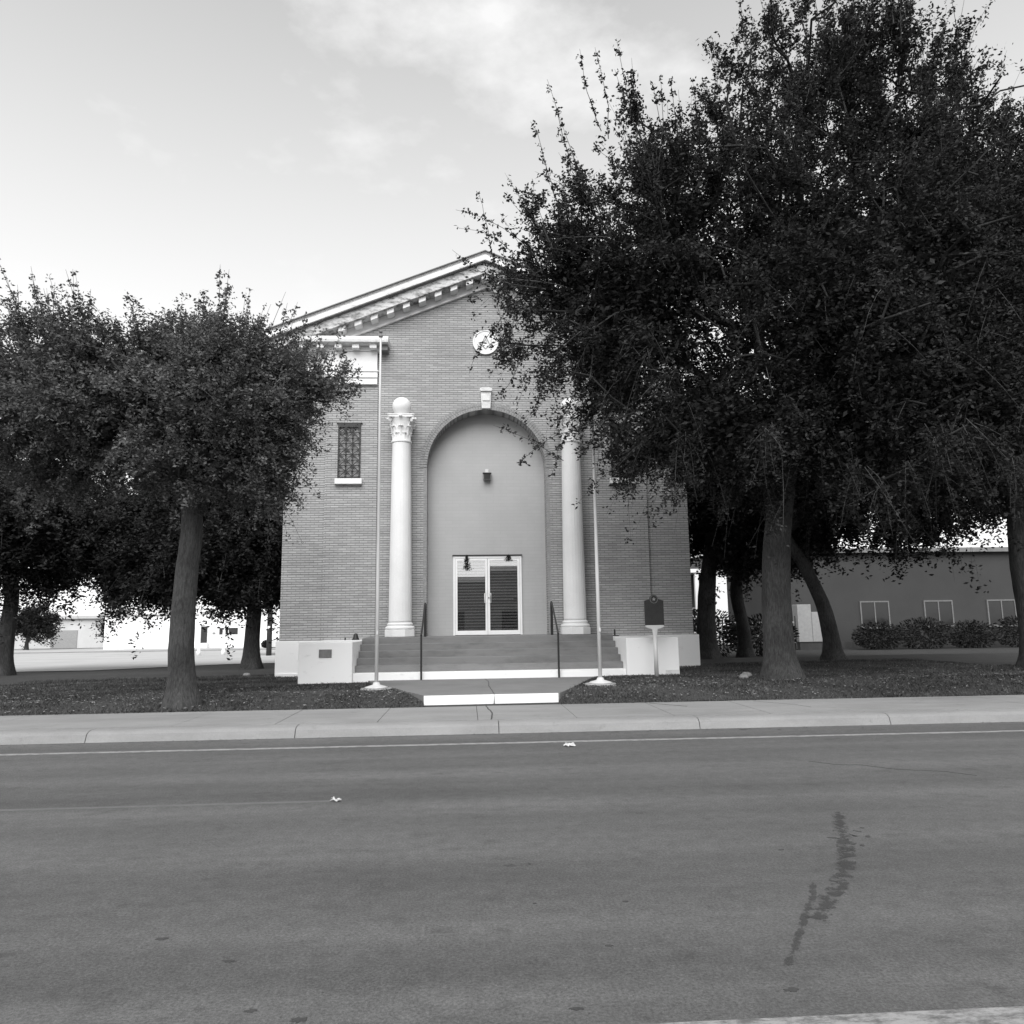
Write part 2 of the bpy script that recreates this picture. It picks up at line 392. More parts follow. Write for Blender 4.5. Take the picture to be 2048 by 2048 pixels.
# thin cracks
PA = pathA
def crack(pts, w, z, name, mat='tar'):
    mb = MB(); r = random.Random(3)
    fine = []
    for a, b in zip(pts, pts[1:]):
        for k in range(8): t = k/8; fine.append((a[0]+(b[0]-a[0])*t+r.uniform(-.009, .009), a[1]+(b[1]-a[1])*t+r.uniform(-.012, .012)))
    fine.append(pts[-1])
    for a, b in zip(fine, fine[1:]):
        dx, dy = b[0]-a[0], b[1]-a[1]; L = math.hypot(dx, dy) or 1; nx, ny = -dy/L*w/2, dx/L*w/2
        mb.extrz([(a[0]+nx, a[1]+ny), (a[0]-nx, a[1]-ny), (b[0]-nx, b[1]-ny), (b[0]+nx, b[1]+ny)], z-.02, z)
    return struct(name, mb, mat)
def stainmat(name, v, lo, hi, sc):
    m = bpy.data.materials.new(name); m.use_nodes = True; nt = m.node_tree; nt.nodes.clear()
    o = N(nt, 'ShaderNodeOutputMaterial'); b = N(nt, 'ShaderNodeBsdfPrincipled'); b.inputs['Base Color'].default_value = g(v); b.inputs['Roughness'].default_value = .7
    t = N(nt, 'ShaderNodeBsdfTransparent'); mx = N(nt, 'ShaderNodeMixShader'); at = N(nt, 'ShaderNodeAttribute', attribute_name='soft')
    n_ = noise(nt, coords(nt), sc, 6, .7); ad = N(nt, 'ShaderNodeMath', operation='MULTIPLY_ADD'); nt.links.new(at.outputs['Fac'], ad.inputs[0]); ad.inputs[1].default_value = .55; nt.links.new(n_, ad.inputs[2])
    f = ramp(nt, ad.outputs[0], [(lo, 0), (hi, .55)])
    nt.links.new(f, mx.inputs[0]); nt.links.new(t.outputs[0], mx.inputs[1]); nt.links.new(b.outputs[0], mx.inputs[2]); nt.links.new(mx.outputs[0], o.inputs[0]); return m
def strip(pts, w, mat, name, z=.003):
    me = bpy.data.meshes.new(name); V = []; soft = []; Fc = []; fine = []
    for a, b in zip(pts, pts[1:]):
        for k in range(5): fine.append((a[0]+(b[0]-a[0])*k/5, a[1]+(b[1]-a[1])*k/5))
    fine.append(pts[-1]); n_ = len(fine)
    for i, p in enumerate(fine):
        a, b = fine[max(0, i-1)], fine[min(n_-1, i+1)]; dx, dy = b[0]-a[0], b[1]-a[1]; L = math.hypot(dx, dy)
        e_ = min(1, i/3, (n_-1-i)/3)
        for q, so_ in ((-1, 0), (-.5, .75), (0, 1), (.5, .75), (1, 0)):
            V.append((p[0]-dy/L*w*q, p[1]+dx/L*w*q, z)); soft.append(so_*e_)
    for i in range(n_-1):
        for q in range(4): Fc.append((i*5+q, i*5+q+1, (i+1)*5+q+1, (i+1)*5+q))
    me.from_pydata(V, [], Fc); at = me.attributes.new('soft', 'FLOAT', 'POINT'); at.data.foreach_set('value', soft)
    o = link(name, me, mat); o['kind'] = 'structure'; return o
strip(PA, .04, stainmat('tar_streak', .06, .88, 1.3, 13), 'tar_streak')
strip([(3.25, 6.7), (2.95, 6.1), (2.67, 5.45), (2.48, 5.09), (2.24, 4.7), (2.07, 4.5), (1.92, 4.29), (1.84, 4.1)], .12, stainmat('tar_drips', .055, .96, 1.22, 13), 'tar_drips', .0045)
for i_, (p0_, p1_) in enumerate((((-1.5, 3.65), (-.6, 3.35)), ((-1.35, 4.2), (-.95, 3.8)), ((-.2, 5.3), (.9, 5.35)), ((.3, 3.42), (.7, 3.38)))):
    strip([p0_, p1_], .12, stainmat('oil_mark', .06, .86, 1.2, 9), 'oil_mark', .003)
crack([(3.9, 8.7), (4.1, 8.45), (4.35, 8.4), (4.6, 8.1), (5.0, 7.95), (5.2, 7.7)], .004, .004, 'road_crack')
crack([(.33, 13.7), (.40, 12.6), (.36, 11.8)], .02, .170, 'sidewalk_crack')
crack([(3.25, 13.6), (3.75, 13.0)], .02, .170, 'sidewalk_crack')
crack([(5.15, 13.6), (5.6, 12.9), (5.7, 12.5)], .018, .170, 'sidewalk_crack')
crack([(.42, 18.0), (.47, 17), (.44, 16), (.49, 14.1)], .016, .341, 'walkway_crack')

def paper(cx, cy, s, seed, label):
    r = random.Random(seed); mb = MB(); n = 7
    for j in range(n):
        for i in range(n):
            x = (i/(n-1)-.5)*s*(1+.4*r.uniform(-1, 1)); y = (j/(n-1)-.5)*s*.9*(1+.5*r.uniform(-1, 1))
            z = .006+abs(r.gauss(0, .35))*s*.45
            mb.v.append((cx+x, cy+y, z))
    mb.f = [(j*n+i, j*n+i+1, (j+1)*n+i+1, (j+1)*n+i) for j in range(n-1) for i in range(n-1)]
    o = obj('litter', mb, 'paper', origin=(cx, cy, 0)); tag(o, label, 'litter', 'paper scraps on the road')
paper(1.33, 10.16, .13, 3, 'crumpled white paper on the road just inside the edge line')
paper(-1.22, 7.34, .085, 9, 'small white paper scrap at the end of the faint centre line')
def rock(x, y, s, seed, label):
    mb = MB().ball((x, y, gz(x, y)+s*.25), s, 12, 8, (1.2, 1, .7)); r = random.Random(seed)
    mb.v = [(a+r.gauss(0, s*.07), b+r.gauss(0, s*.07), c+r.gauss(0, s*.06)) for a, b, c in mb.v]
    o = obj('rock', mb, 'rock', origin=(x, y, gz(x, y)), smooth=True); tag(o, label, 'rock', 'pale rocks on the lawn')
rock(-6.1, 21.6, .09, 1, 'pale rock on the dark lawn left of the hall, near the rear trunk')
rock(6.2, 16.7, .10, 2, 'pale rock at the left foot of the big right trunk, nearer the trunk')
rock(5.95, 16.2, .09, 3, 'pale rock left of the big right trunk, farther from the trunk')

# grass blades
def blades(n, boxes, name, hmin, hmax, seed):
    r = np.random.default_rng(seed); X = []; Y = []
    boxes = [(*b,) for b in boxes]; tot = sum((b[1]-b[0])*(b[3]-b[2]) for b in boxes)
    for x0, x1, y0, y1 in boxes:
        k = int(n*(x1-x0)*(y1-y0)/tot); X.append(r.uniform(x0, x1, k)); Y.append(r.uniform(y0, y1, k))
    X = np.concatenate(X); Y = np.concatenate(Y)
    el = np.array([ex(EDGE_L, y) for y in Y]); er = np.array([ex(EDGE_R, y) for y in Y])
    keep = ~((X > el-.02) & (X < er+.02) & (Y < 18.2)) & ~((Y > 17.97) & (X > -3.93) & (X < 5.07))
    X, Y = X[keep], Y[keep]; k = len(X)
    Z = np.array([gz(a, b) for a, b in zip(X, Y)])-.02
    a = r.uniform(0, 2*PI, k); h = r.uniform(hmin, hmax, k); w = r.uniform(.006, .014, k)
    pat = np.array([mnoise.noise(Vector((p*.7, q*1.3, 4))) for p, q in zip(X, Y)])
    pat2 = np.array([mnoise.noise(Vector((p*3.1, q*4.3, 9))) for p, q in zip(X, Y)])
    h = h*(1+.5*pat2)
    lean = r.uniform(.2, 1.3, k)*h; la = r.uniform(0, 2*PI, k)
    V = np.zeros((k, 3, 3), np.float32)
    V[:, 0] = np.stack([X-np.cos(a)*w, Y-np.sin(a)*w, Z], 1); V[:, 1] = np.stack([X+np.cos(a)*w, Y+np.sin(a)*w, Z], 1)
    V[:, 2] = np.stack([X+np.cos(la)*lean, Y+np.sin(la)*lean, Z+h], 1)
    me = bpy.data.meshes.new(name); me.vertices.add(3*k); me.vertices.foreach_set('co', V.ravel())
    me.loops.add(3*k); me.loops.foreach_set('vertex_index', np.arange(3*k, dtype=np.int32))
    me.polygons.add(k); me.polygons.foreach_set('loop_start', np.arange(0, 3*k, 3, dtype=np.int32))
    me.polygons.foreach_set('loop_total', np.full(k, 3, np.int32)); me.update(calc_edges=True)
    tone = np.clip(.38+.5*pat+.35*pat2+r.normal(0, .22, k), 0, 1).astype(np.float32)
    at = me.attributes.new('tone', 'FLOAT', 'FACE'); at.data.foreach_set('value', tone)
    o = link(name, me, 'grassb'); o['kind'] = 'stuff'; return o
blades(150000, [(-12, 14, 13.69, 18.2), (-12, 14, 13.69, 13.85), (-12, -5.1, 18.2, 22), (-5.1, -3.9, 18.2, 20.9), (5.06, 6.4, 18.2, 20.9), (6.4, 13, 18.2, 22)], 'grass', .02, .055, 5)
# dead leaves scattered on lawn, sidewalk edge and gutter
def scatter(n, fn, seed, name, mat):
    r = np.random.default_rng(seed); V = []
    for i in range(n):
        x, y, z, s = fn(r); a = r.uniform(0, 6.28); t = r.uniform(-.5, .5); u = r.uniform(-.5, .5)
        ca, sa = math.cos(a), math.sin(a)
        for p, q in ((-1, 0), (0, -.45), (1, 0), (0, .45)):
            V.append((x+s*(p*ca-q*sa), y+s*(p*sa+q*ca), z+s*(.35+p*t*.5+q*u*.5)))
    V = np.array(V, np.float32); k = n
    me = bpy.data.meshes.new(name); me.vertices.add(4*k); me.vertices.foreach_set('co', V.ravel())
    me.loops.add(4*k); me.loops.foreach_set('vertex_index', np.arange(4*k, dtype=np.int32))
    me.polygons.add(k); me.polygons.foreach_set('loop_start', np.arange(0, 4*k, 4, dtype=np.int32))
    me.polygons.foreach_set('loop_total', np.full(k, 4, np.int32)); me.update(calc_edges=True)
    o = link(name, me, mat); o['kind'] = 'stuff'; return o
def fl(r):
    while True:
        x = r.uniform(-11, 13); y = 13.8+abs(r.normal(0, 2.3))
        if y < 20 and not (ex(EDGE_L, y) < x < ex(EDGE_R, y)) and not (y > 17.9 and -3.95 < x < 5.1): return x, y, gz(x, y)+.015, r.uniform(.015, .04)
scatter(3200, fl, 4, 'fallen_leaves', M['rock'])
def fg(r): return r.uniform(-12, 12), 11.44-abs(r.normal(0, .12)), .001, r.uniform(.008, .022)
scatter(500, fg, 6, 'gutter_debris', 'wood')

# ------------------------------------------------------------------ the hall
CX = .58
hall = thing('brick_hall', 'gabled brick lodge hall with blind arch, two white columns and white pediment trim', 'building', (CX, 21.2, .3))
XL, XR = -5.16, 6.42
JL, JR = -4.0, 5.21           # pilaster outer edges
AL, AR, SPR, AR_R = -1.13, 2.29, 6.08, 1.71
def arc(cx, cz, r, a0, a1, n): return [(cx+r*math.cos(a0+(a1-a0)*i/n), cz+r*math.sin(a0+(a1-a0)*i/n)) for i in range(n+1)]
# front wall with arch hole: build as quads strips
def rake_z(x, apex=12.05, slope=.40): return apex-abs(x-CX)*slope
wall = MB()
YF, YB = 21.2, 21.82
# left and right of arch, up to spring
def wallbox(x0, x1, z0, z1, y0=YF, y1=YB): wall.box(x0, x1, y0, y1, z0, z1)
wall.extr([(JL+.0, .2), (AL, .2), (AL, SPR), (AL, rake_z(AL)), (JL, rake_z(JL))][::1], YF, YB)
wall.extr([(AR, .2), (JR, .2), (JR, rake_z(JR)), (AR, rake_z(AR)), (AR, SPR)], YF, YB)
ap = arc(CX, SPR, AR_R, PI, 0, 48)
for a, b in zip(ap, ap[1:]):
    xa = max(AL, min(AR, a[0])); xb = max(AL, min(AR, b[0]))
    if xa < CX < xb-1e-6:
        wall.extr([a, b, (xb, rake_z(xb)), (CX, rake_z(CX)), (xa, rake_z(xa))], YF, YB)
    else: wall.extr([a, b, (xb, rake_z(xb)), (xa, rake_z(xa))], YF, YB)
# outer wings set back
wall.extr([(XL, .2), (JL, .2), (JL, rake_z(JL)-.0), (XL, rake_z(XL))], YF+.045, YB)
wall.extr([(JR, .2), (XR, .2), (XR, rake_z(XR)), (JR, rake_z(JR))], YF+.045, YB)
# side and back walls
wall.box(XL, XL+.35, YB, 44, .0, rake_z(XL)).box(XR-.35, XR, YB, 44, .0, rake_z(XL))
wall.extr([(XL+.35, 0), (XR-.35, 0), (XR-.35, rake_z(XR-.35)), (CX, rake_z(CX)), (XL+.35, rake_z(XL+.35))], 43.6, 44)
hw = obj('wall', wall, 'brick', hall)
# pilasters framing the corner bays
WL = (-3.65, -3.03); WZ = (5.74, 7.35)
pl = MB()
def pilaster(x0, x1, wx0, wx1):
    pl.box(x0, wx0, YF-.055, YF-.002, 1.2, 8.5).box(wx1, x1, YF-.055, YF-.002, 1.2, 8.5)
    pl.box(wx0, wx1, YF-.055, YF-.002, 1.2, WZ[0]).box(wx0, wx1, YF-.055, YF-.002, WZ[1], 8.5)
pilaster(JL, -2.55, -3.66, -3.01); obj('pilaster', pl, 'brick', hall)
pl = MB(); pilaster(3.71, JR-.002, 4.19, 4.84); obj('pilaster', pl, 'brick', hall)
# blind arch infill
inf = MB()
DX0, DX1, DZ0, DZ1 = -.395, 1.58, 1.3, 3.565
YI = 21.70
pts = arc(CX, SPR, AR_R+.02, 0, PI, 40)
inf.extr([(DX1, DZ1)]+[(AR+.02, DZ1)]+pts+[(AL-.02, DZ1), (DX0, DZ1)], YI, YI+.11)
inf.box(AL-.02, DX0, YI, YI+.11, .9, DZ1).box(DX1, AR+.02, YI, YI+.11, .9, DZ1)
obj('arch_infill', inf, 'infill', hall)
# brick arch ring, two rowlock courses with open joints
ring = MB()
for (r0, r1, nb) in ((AR_R, AR_R+.10, 72), (AR_R+.112, AR_R+.212, 76)):
    for i in range(nb):
        a0 = PI*i/nb+.004; a1 = PI*(i+1)/nb-.005
        q = [(CX+r*math.cos(a), SPR+r*math.sin(a)) for r, a in ((r0, a0), (r1, a0), (r1, a1), (r0, a1))]
        ring.extr(q, YF-.018-(.012 if (nb == 72) else 0), YF-.001)
obj('arch_ring', ring, 'brickarch', hall)
for x in (AL, AR):
    ar2 = MB()
    s = -1 if x == AL else 1
    for k in range(64):
        z = 1.33+k*.0742; a, b = x, x+s*.10
        ar2.box(min(a, b), max(a, b), YF-.007, YF-.001, z, z+.064)
    obj('jamb_brick', ar2, 'brickarch', hall)
# keystone
k1 = MB().extr([(CX-.125, 7.80), (CX+.125, 7.80), (CX+.155, 8.30), (CX-.155, 8.30)], YF-.14, YF+.05)
k1.extr([(CX-.165, 8.302), (CX+.165, 8.302), (CX+.18, 8.38), (CX+.10, 8.42), (CX-.10, 8.42), (CX-.18, 8.38)], YF-.19, YF+.05)
k1.extr([(CX-.11, 8.02), (CX+.11, 8.02), (CX+.12, 8.22), (CX-.12, 8.22)], YF-.165, YF-.142)
obj('keystone', k1, 'white_trim', hall, bev=.012)
# medallion with emblem (square and compasses lines)
md = MB(); n = 48
md.extr([(CX+.36*math.cos(2*PI*i/n), 9.84+.36*math.sin(2*PI*i/n)) for i in range(n)], YF-.05, YF+.02)
med = obj('medallion', md, 'white', hall, bev=.015)
rim = MB()
for i in range(n):
    a0, a1 = 2*PI*i/n, 2*PI*(i+1)/n
    rim.extr([(CX+r*math.cos(a), 9.84+r*math.sin(a)) for r, a in ((.335, a0), (.375, a0), (.375, a1), (.335, a1))], YF-.066, YF-.051)
obj('rim', rim, 'white', med)
em = MB()
def bar(mb, a, b, w, y0, y1):
    dx, dz = b[0]-a[0], b[1]-a[1]; L = math.hypot(dx, dz); nx, nz = -dz/L*w/2, dx/L*w/2
    mb.extr([(a[0]+nx, a[1]+nz), (a[0]-nx, a[1]-nz), (b[0]-nx, b[1]-nz), (b[0]+nx, b[1]+nz)], y0, y1)
c = (CX, 9.84)
bar(em, (c[0], c[1]+.2), (c[0]-.16, c[1]-.17), .028, YF-.062, YF-.051)
bar(em, (c[0]+.002, c[1]+.2), (c[0]+.16, c[1]-.17), .028, YF-.0635, YF-.051)
bar(em, (c[0], c[1]-.21), (c[0]-.2, c[1]-.01), .03, YF-.060, YF-.051)
bar(em, (c[0], c[1]-.21), (c[0]+.2, c[1]-.01), .03, YF-.0575, YF-.051)
obj('emblem', em, 'medal', med)
# entablature blocks over the pilasters (white, three bands)
def mirror(x): return 2*.59-x
for s in (0, 1):
    def X(a, b): return (a, b) if s == 0 else (mirror(b), mirror(a))
    e = MB()
    x0, x1 = X(-4.05, -2.56); e.box(x0, x1, YF-.17, YF+.085, 8.90, 9.47)
    x0, x1 = X(-4.09, -2.51); e.box(x0, x1, YF-.205, YF+.085, 8.865, 8.898)
    x0, x1 = X(-4.06, -2.55); e.box(x0, x1, YF-.18, YF+.085, 8.69, 8.863)
    x0, x1 = X(-4.06, -2.56); e.box(x0, x1, YF-.15, YF+.085, 8.50, 8.688)
    x0, x1 = X(-5.3, -2.50); e.box(x0, x1, YF-.20, YF+.085, 9.473, 9.62)
    x0, x1 = X(-5.3, -4.07); e.box(x0, x1, YF-.06, YF+.085, 8.90, 9.47)
    obj('entablature', e, 'white', hall, bev=.008)
    # horizontal cornice return
    c1 = MB()
    pr = [(20.72, 9.80), (20.70, 9.72), (20.71, 9.65), (20.76, 9.625), (21.19, 9.625), (21.19, 9.83), (20.74, 9.83)]
    x0, x1 = X(-5.65, -2.22)
    n = len(pr); vs = [(x0, a, b) for a, b in pr]+[(x1, a, b) for a, b in pr]
    c1.add(vs, [tuple(range(n-1, -1, -1)), tuple(range(n, 2*n))]+[(i, (i+1) % n, (i+1) % n+n, i+n) for i in range(n)])
    obj('cornice_return', c1, 'white_trim', hall)
    for k in range(6):
        xc = -2.66-.498*k; xc = xc if s == 0 else mirror(xc)
        obj('modillion', MB().box(xc-.10, xc+.10, YF-.40, YF-.203, 9.50, 9.637), 'white', hall, bev=.008)
    x0, x1 = X(-2.44, -2.25); obj('end_bracket', MB().box(x0, x1, YF-.34, YF-.002, 9.46, 9.624), 'slate', hall, bev=.008)
# raking cornice, both sides
SL = .40
def rk(x, z0): return z0-SL*abs(x-CX)
HW = 6.25
for s in (-1, 1):
    def band(z_lo, z_hi, y0, y1, mat, name, inn=0., par=hall, hw=HW):
        pts = [(CX, z_lo), (CX, z_hi), (CX+s*hw, z_hi-SL*hw), (CX+s*hw, z_lo-SL*hw)]
        if s == 1: pts = pts[::-1]
        return obj(name, MB().extr(pts, y0, y1), mat, par)
    Z0 = 11.81
    hwb = (Z0-9.82)/SL
    band(Z0, Z0+.30, 20.72, 21.15, 'white_stained', 'rake_fascia')
    band(Z0+.303, Z0+.335, 20.66, 21.15, 'slate', 'rake_drip')
    # sima (sloped face): top leans forward
    a = MB(); zl, zh = Z0+.338, Z0+.60
    v = []
    for (y, z) in ((20.58, zl), (20.58, zl+.05), (20.64, zh-.05), (20.62, zh), (21.3, zh), (21.3, zl)):
        v.append((y, z))
    n = len(v); vs = [(CX, y, z) for y, z in v]+[(CX+s*HW, y, z-SL*HW) for y, z in v]
    a.add(vs, [tuple(range(n)), tuple(range(2*n-1, n-1, -1))]+[(i, i+n, (i+1) % n+n, (i+1) % n) for i in range(n)])
    obj('rake_gutter', a, 'white_trim', hall)
    band(Z0+.603, Z0+.628, 20.56, 21.3, 'slate', 'rake_capping')
    # frieze under the soffit and its bead
    f = MB(); hh = 5.0
    pts = [(CX, Z0-.24), (CX, Z0-.002), (CX+s*hh, Z0-.002-SL*hh), (CX+s*hh, Z0-.24-SL*hh)]
    f.extr(pts if s == -1 else pts[::-1], YF-.045, YF-.002)
    obj('rake_frieze', f, 'white', hall)
    f = MB(); pts = [(CX, Z0-.30), (CX, Z0-.243), (CX+s*4.75, Z0-.243-SL*4.75), (CX+s*4.75, Z0-.30-SL*4.75)]
    f.extr(pts if s == -1 else pts[::-1], YF-.08, YF-.002)
    obj('rake_bead', f, 'white', hall)
    for k in range(0 if s == 1 else 1, 11):
        xc = CX+s*(.46*k); zt = Z0-.006-SL*abs(xc-CX)
        if k == 0:
            q = [(xc-.11, zt-.14-.02), (xc+.11, zt-.14-.02), (xc+.11, zt-SL*.11), (xc, zt), (xc-.11, zt-SL*.11)]
        else:
            t0, t1 = SL*.10*(-s), SL*.10*(s)
            q = [(xc-.10, zt-.145-SL*(-.10)*s), (xc+.10, zt-.145-SL*.10*s), (xc+.10, zt-SL*.10*s), (xc-.10, zt+SL*.10*s)]
        if q[0][1] < 9.83: continue
        obj('modillion', MB().extr(q, 20.80, YF-.047), 'white', hall, bev=.006)
# roof
for s in (-1, 1):
    rf = MB(); pts = [(CX, 12.08), (CX, 12.35), (CX+s*6.1, 12.35-SL*6.1), (CX+s*6.1, 12.08-SL*6.1)]
    rf.extr(pts if s == -1 else pts[::-1], 21.31, 44.3); obj('roof', rf, 'roof', hall)
# windows with lattice grilles
for s in (0, 1):
    x0, x1 = (-3.65, -3.02) if s == 0 else (4.20, 4.83)
    fr = MB(); t = .035
    wy = YF-.075
    w = obj('window', MB().box(x0-.01, x1+.01, YF-.02, YF-.004, WZ[0], WZ[1]), 'oppband', hall)
    fr.box(x0, x0+t, wy-.02, wy+.02, WZ[0]+.01, WZ[1]).box(x1-t, x1, wy-.02, wy+.02, WZ[0]+.01, WZ[1])
    fr.box(x0+t, x1-t, wy-.02, wy+.02, WZ[0]+.01, WZ[0]+.06).box(x0+t, x1-t, wy-.02, wy+.02, WZ[1]-.11, WZ[1])
    nc, nr = 3, 9; gx0, gx1, gz0, gz1 = x0+t, x1-t, WZ[0]+.06, WZ[1]-.11
    dx = (gx1-gx0)/nc; dz = (gz1-gz0)/nr
    for i in range(1, nc): fr.box(gx0+i*dx-.015, gx0+i*dx+.015, wy-.012, wy+.012, gz0, gz1)
    for j in range(1, nr): fr.box(gx0, gx1, wy-.010, wy+.010, gz0+j*dz-.013, gz0+j*dz+.013)
    for i in range(nc):
        for j in range(nr):
            a, b = (gx0+i*dx, gz0+j*dz), (gx0+(i+1)*dx, gz0+(j+1)*dz)
            if (i+j) % 2: a, b = (gx0+(i+1)*dx, gz0+j*dz), (gx0+i*dx, gz0+(j+1)*dz)
            bar(fr, a, b, .024, wy-.008-.001*((i*3+j) % 5), wy+.007)
    for i in range(0, nc+1):
        for j in range(0, nr+1):
            if (i+j) % 2 == 1:
                cxx, czz = gx0+i*dx, gz0+j*dz
                fr.ball((cxx, wy-.014, czz), .034, 10, 6, (1, .5, 1))
    obj('grille', fr, 'black', w)
    obj('lintel_angle', MB().box(x0-.05, x1+.05, YF-.10, YF-.005, WZ[1]+.001, WZ[1]+.025), 'black', w)
    obj('sill', MB().box(x0-.065, x1+.065, YF-.17, YF-.005, WZ[0]-.165, WZ[0]-.004), 'white', w, bev=.01)
# plinth, cheek blocks, steps, landing
for a in ((XL-.05, -3.9, YF-.14, YF+.08, .19, 1.22), (5.06, XR+.10, YF-.14, YF+.08, .30, 1.24)): obj('plinth', MB().box(*a), 'white_low', hall, bev=.01)
obj('plinth_lip', MB().box(XL+.0, -3.9, YF-.165, YF-.142, .20, .36), 'white_low', hall, bev=.008)
for (x0, x1) in ((-3.92, -2.68), (3.79, 5.06)):
    ck = obj('cheek_block', MB().box(x0, x1, 18.0, YF-.002, .1, 1.235), 'white_low', hall, bev=.012)
    if x0 < 0: obj('plaque', MB().box(-3.45, -3.155, 17.982, 17.999, .885, 1.075), 'slate', ck, bev=.004)
    else: obj('vent_cover', MB().box(4.72, 5.04, 17.99, 17.999, .36, .47), 'white_trim', ck, bev=.003)
obj('base_riser', MB().box(-2.679, 3.789, 18.10, 18.42, .15, .505), 'white_low', hall, bev=.01)
for k in range(5):
    obj('step', MB().box(-2.679, 3.789, 18.40+.3*k+(.022 if k == 0 else 0), 18.72+.3*k if k < 4 else YF-.003, .15 if k else .4, .505+.16*(k+1) - (0 if k < 4 else .005)), 'step', hall, bev=.012)
obj('landing', MB().box(AL+.001, AR-.001, YF-.003, YI-.002, .9, 1.296), 'step', hall)
# door
dr = MB(); fy0, fy1 = YI-.05, YI+.05; t = .075
dr.box(DX0, DX1, fy0, fy1, DZ1-.07, DZ1-.004).box(DX0, DX0+.055, fy0, fy1, DZ0, DZ1-.07).box(DX1-.055, DX1, fy0, fy1, DZ0, DZ1-.07)
door = obj('door', dr, 'alu', hall, bev=.004)
obj('drip_strip', MB().box(DX0-.02, DX1+.02, YI-.075, YI-.002, DZ1-.002, DZ1+.03), 'black', door)
MX = (DX0+DX1)/2
for s in (0, 1):
    a, b = (DX0+.06, MX-.004) if s == 0 else (MX+.004, DX1-.06)
    lf = MB(); y0, y1 = fy0+.008, fy1-.008
    lf.box(a, a+.062, y0, y1, DZ0+.01, DZ1-.075).box(b-.062, b, y0, y1, DZ0+.01, DZ1-.075)
    lf.box(a+.062, b-.062, y0, y1, DZ1-.14, DZ1-.075).box(a+.062, b-.062, y0, y1, DZ0+.01, DZ0+.13)
    obj('leaf_frame', lf, 'alu', door, bev=.003)
    ga, gb = a+.062, b-.062
    pn = obj('pane', MB().box(ga, gb, YI-.008, YI-.002, DZ0+.13, DZ1-.14), 'glass', door)
    if s == 0: pn.rotation_euler = (0, 0, 0)
    bl = MB(); z = DZ0+.14; top = DZ1-(.17 if s else .20)
    bl2 = MB()
    while z < top:
        bl.add([(ga+.004, YI+.045, z), (gb-.004, YI+.045, z), (gb-.004, YI+.07, z+.052), (ga+.004, YI+.07, z+.052)], [(0, 1, 2, 3)])
        z += .085
    obj('blind', bl, 'blind', door)
    hx = MX+(-.045 if s == 0 else .045)
    h = MB(); dx = -.05 if s == 0 else .05
    h.tube([(hx-dx*.2, fy0+.01, 2.22), (hx+dx*.9, fy0-.05, 2.22), (hx+dx*.9, fy0-.05, 2.48), (hx-dx*.2, fy0+.01, 2.48)], .013, 8)
    obj('handle', h, 'alu', door, smooth=True)
    if s == 1:
        obj('push_bar', MB().box(ga-.01, gb-.12, YI+.05, YI+.08, 2.25, 2.30).box(gb-.12, gb+.01, YI+.05, YI+.1, 2.24, 2.36), 'black', door)
        obj('lock', MB().tube([(MX+.03, fy0-.0, 2.36), (MX+.03, fy0-.02, 2.36)], .02, 12), 'slate', door)
obj('vestibule', MB().box(DX0-.1, DX1+.1, YI+.6, YI+.62, 1.25, DZ1+.05).box(DX0-.1, DX0-.08, YI+.112, YI+.6, 1.25, DZ1+.05).box(DX1+.08, DX1+.1, YI+.112, YI+.6, 1.25, DZ1+.05).box(DX0-.08, DX1+.08, YI+.112, YI+.6, DZ1+.03, DZ1+.05).box(DX0-.08, DX1+.08, YI+.112, YI+.6, 1.25, 1.29), 'interior', hall)
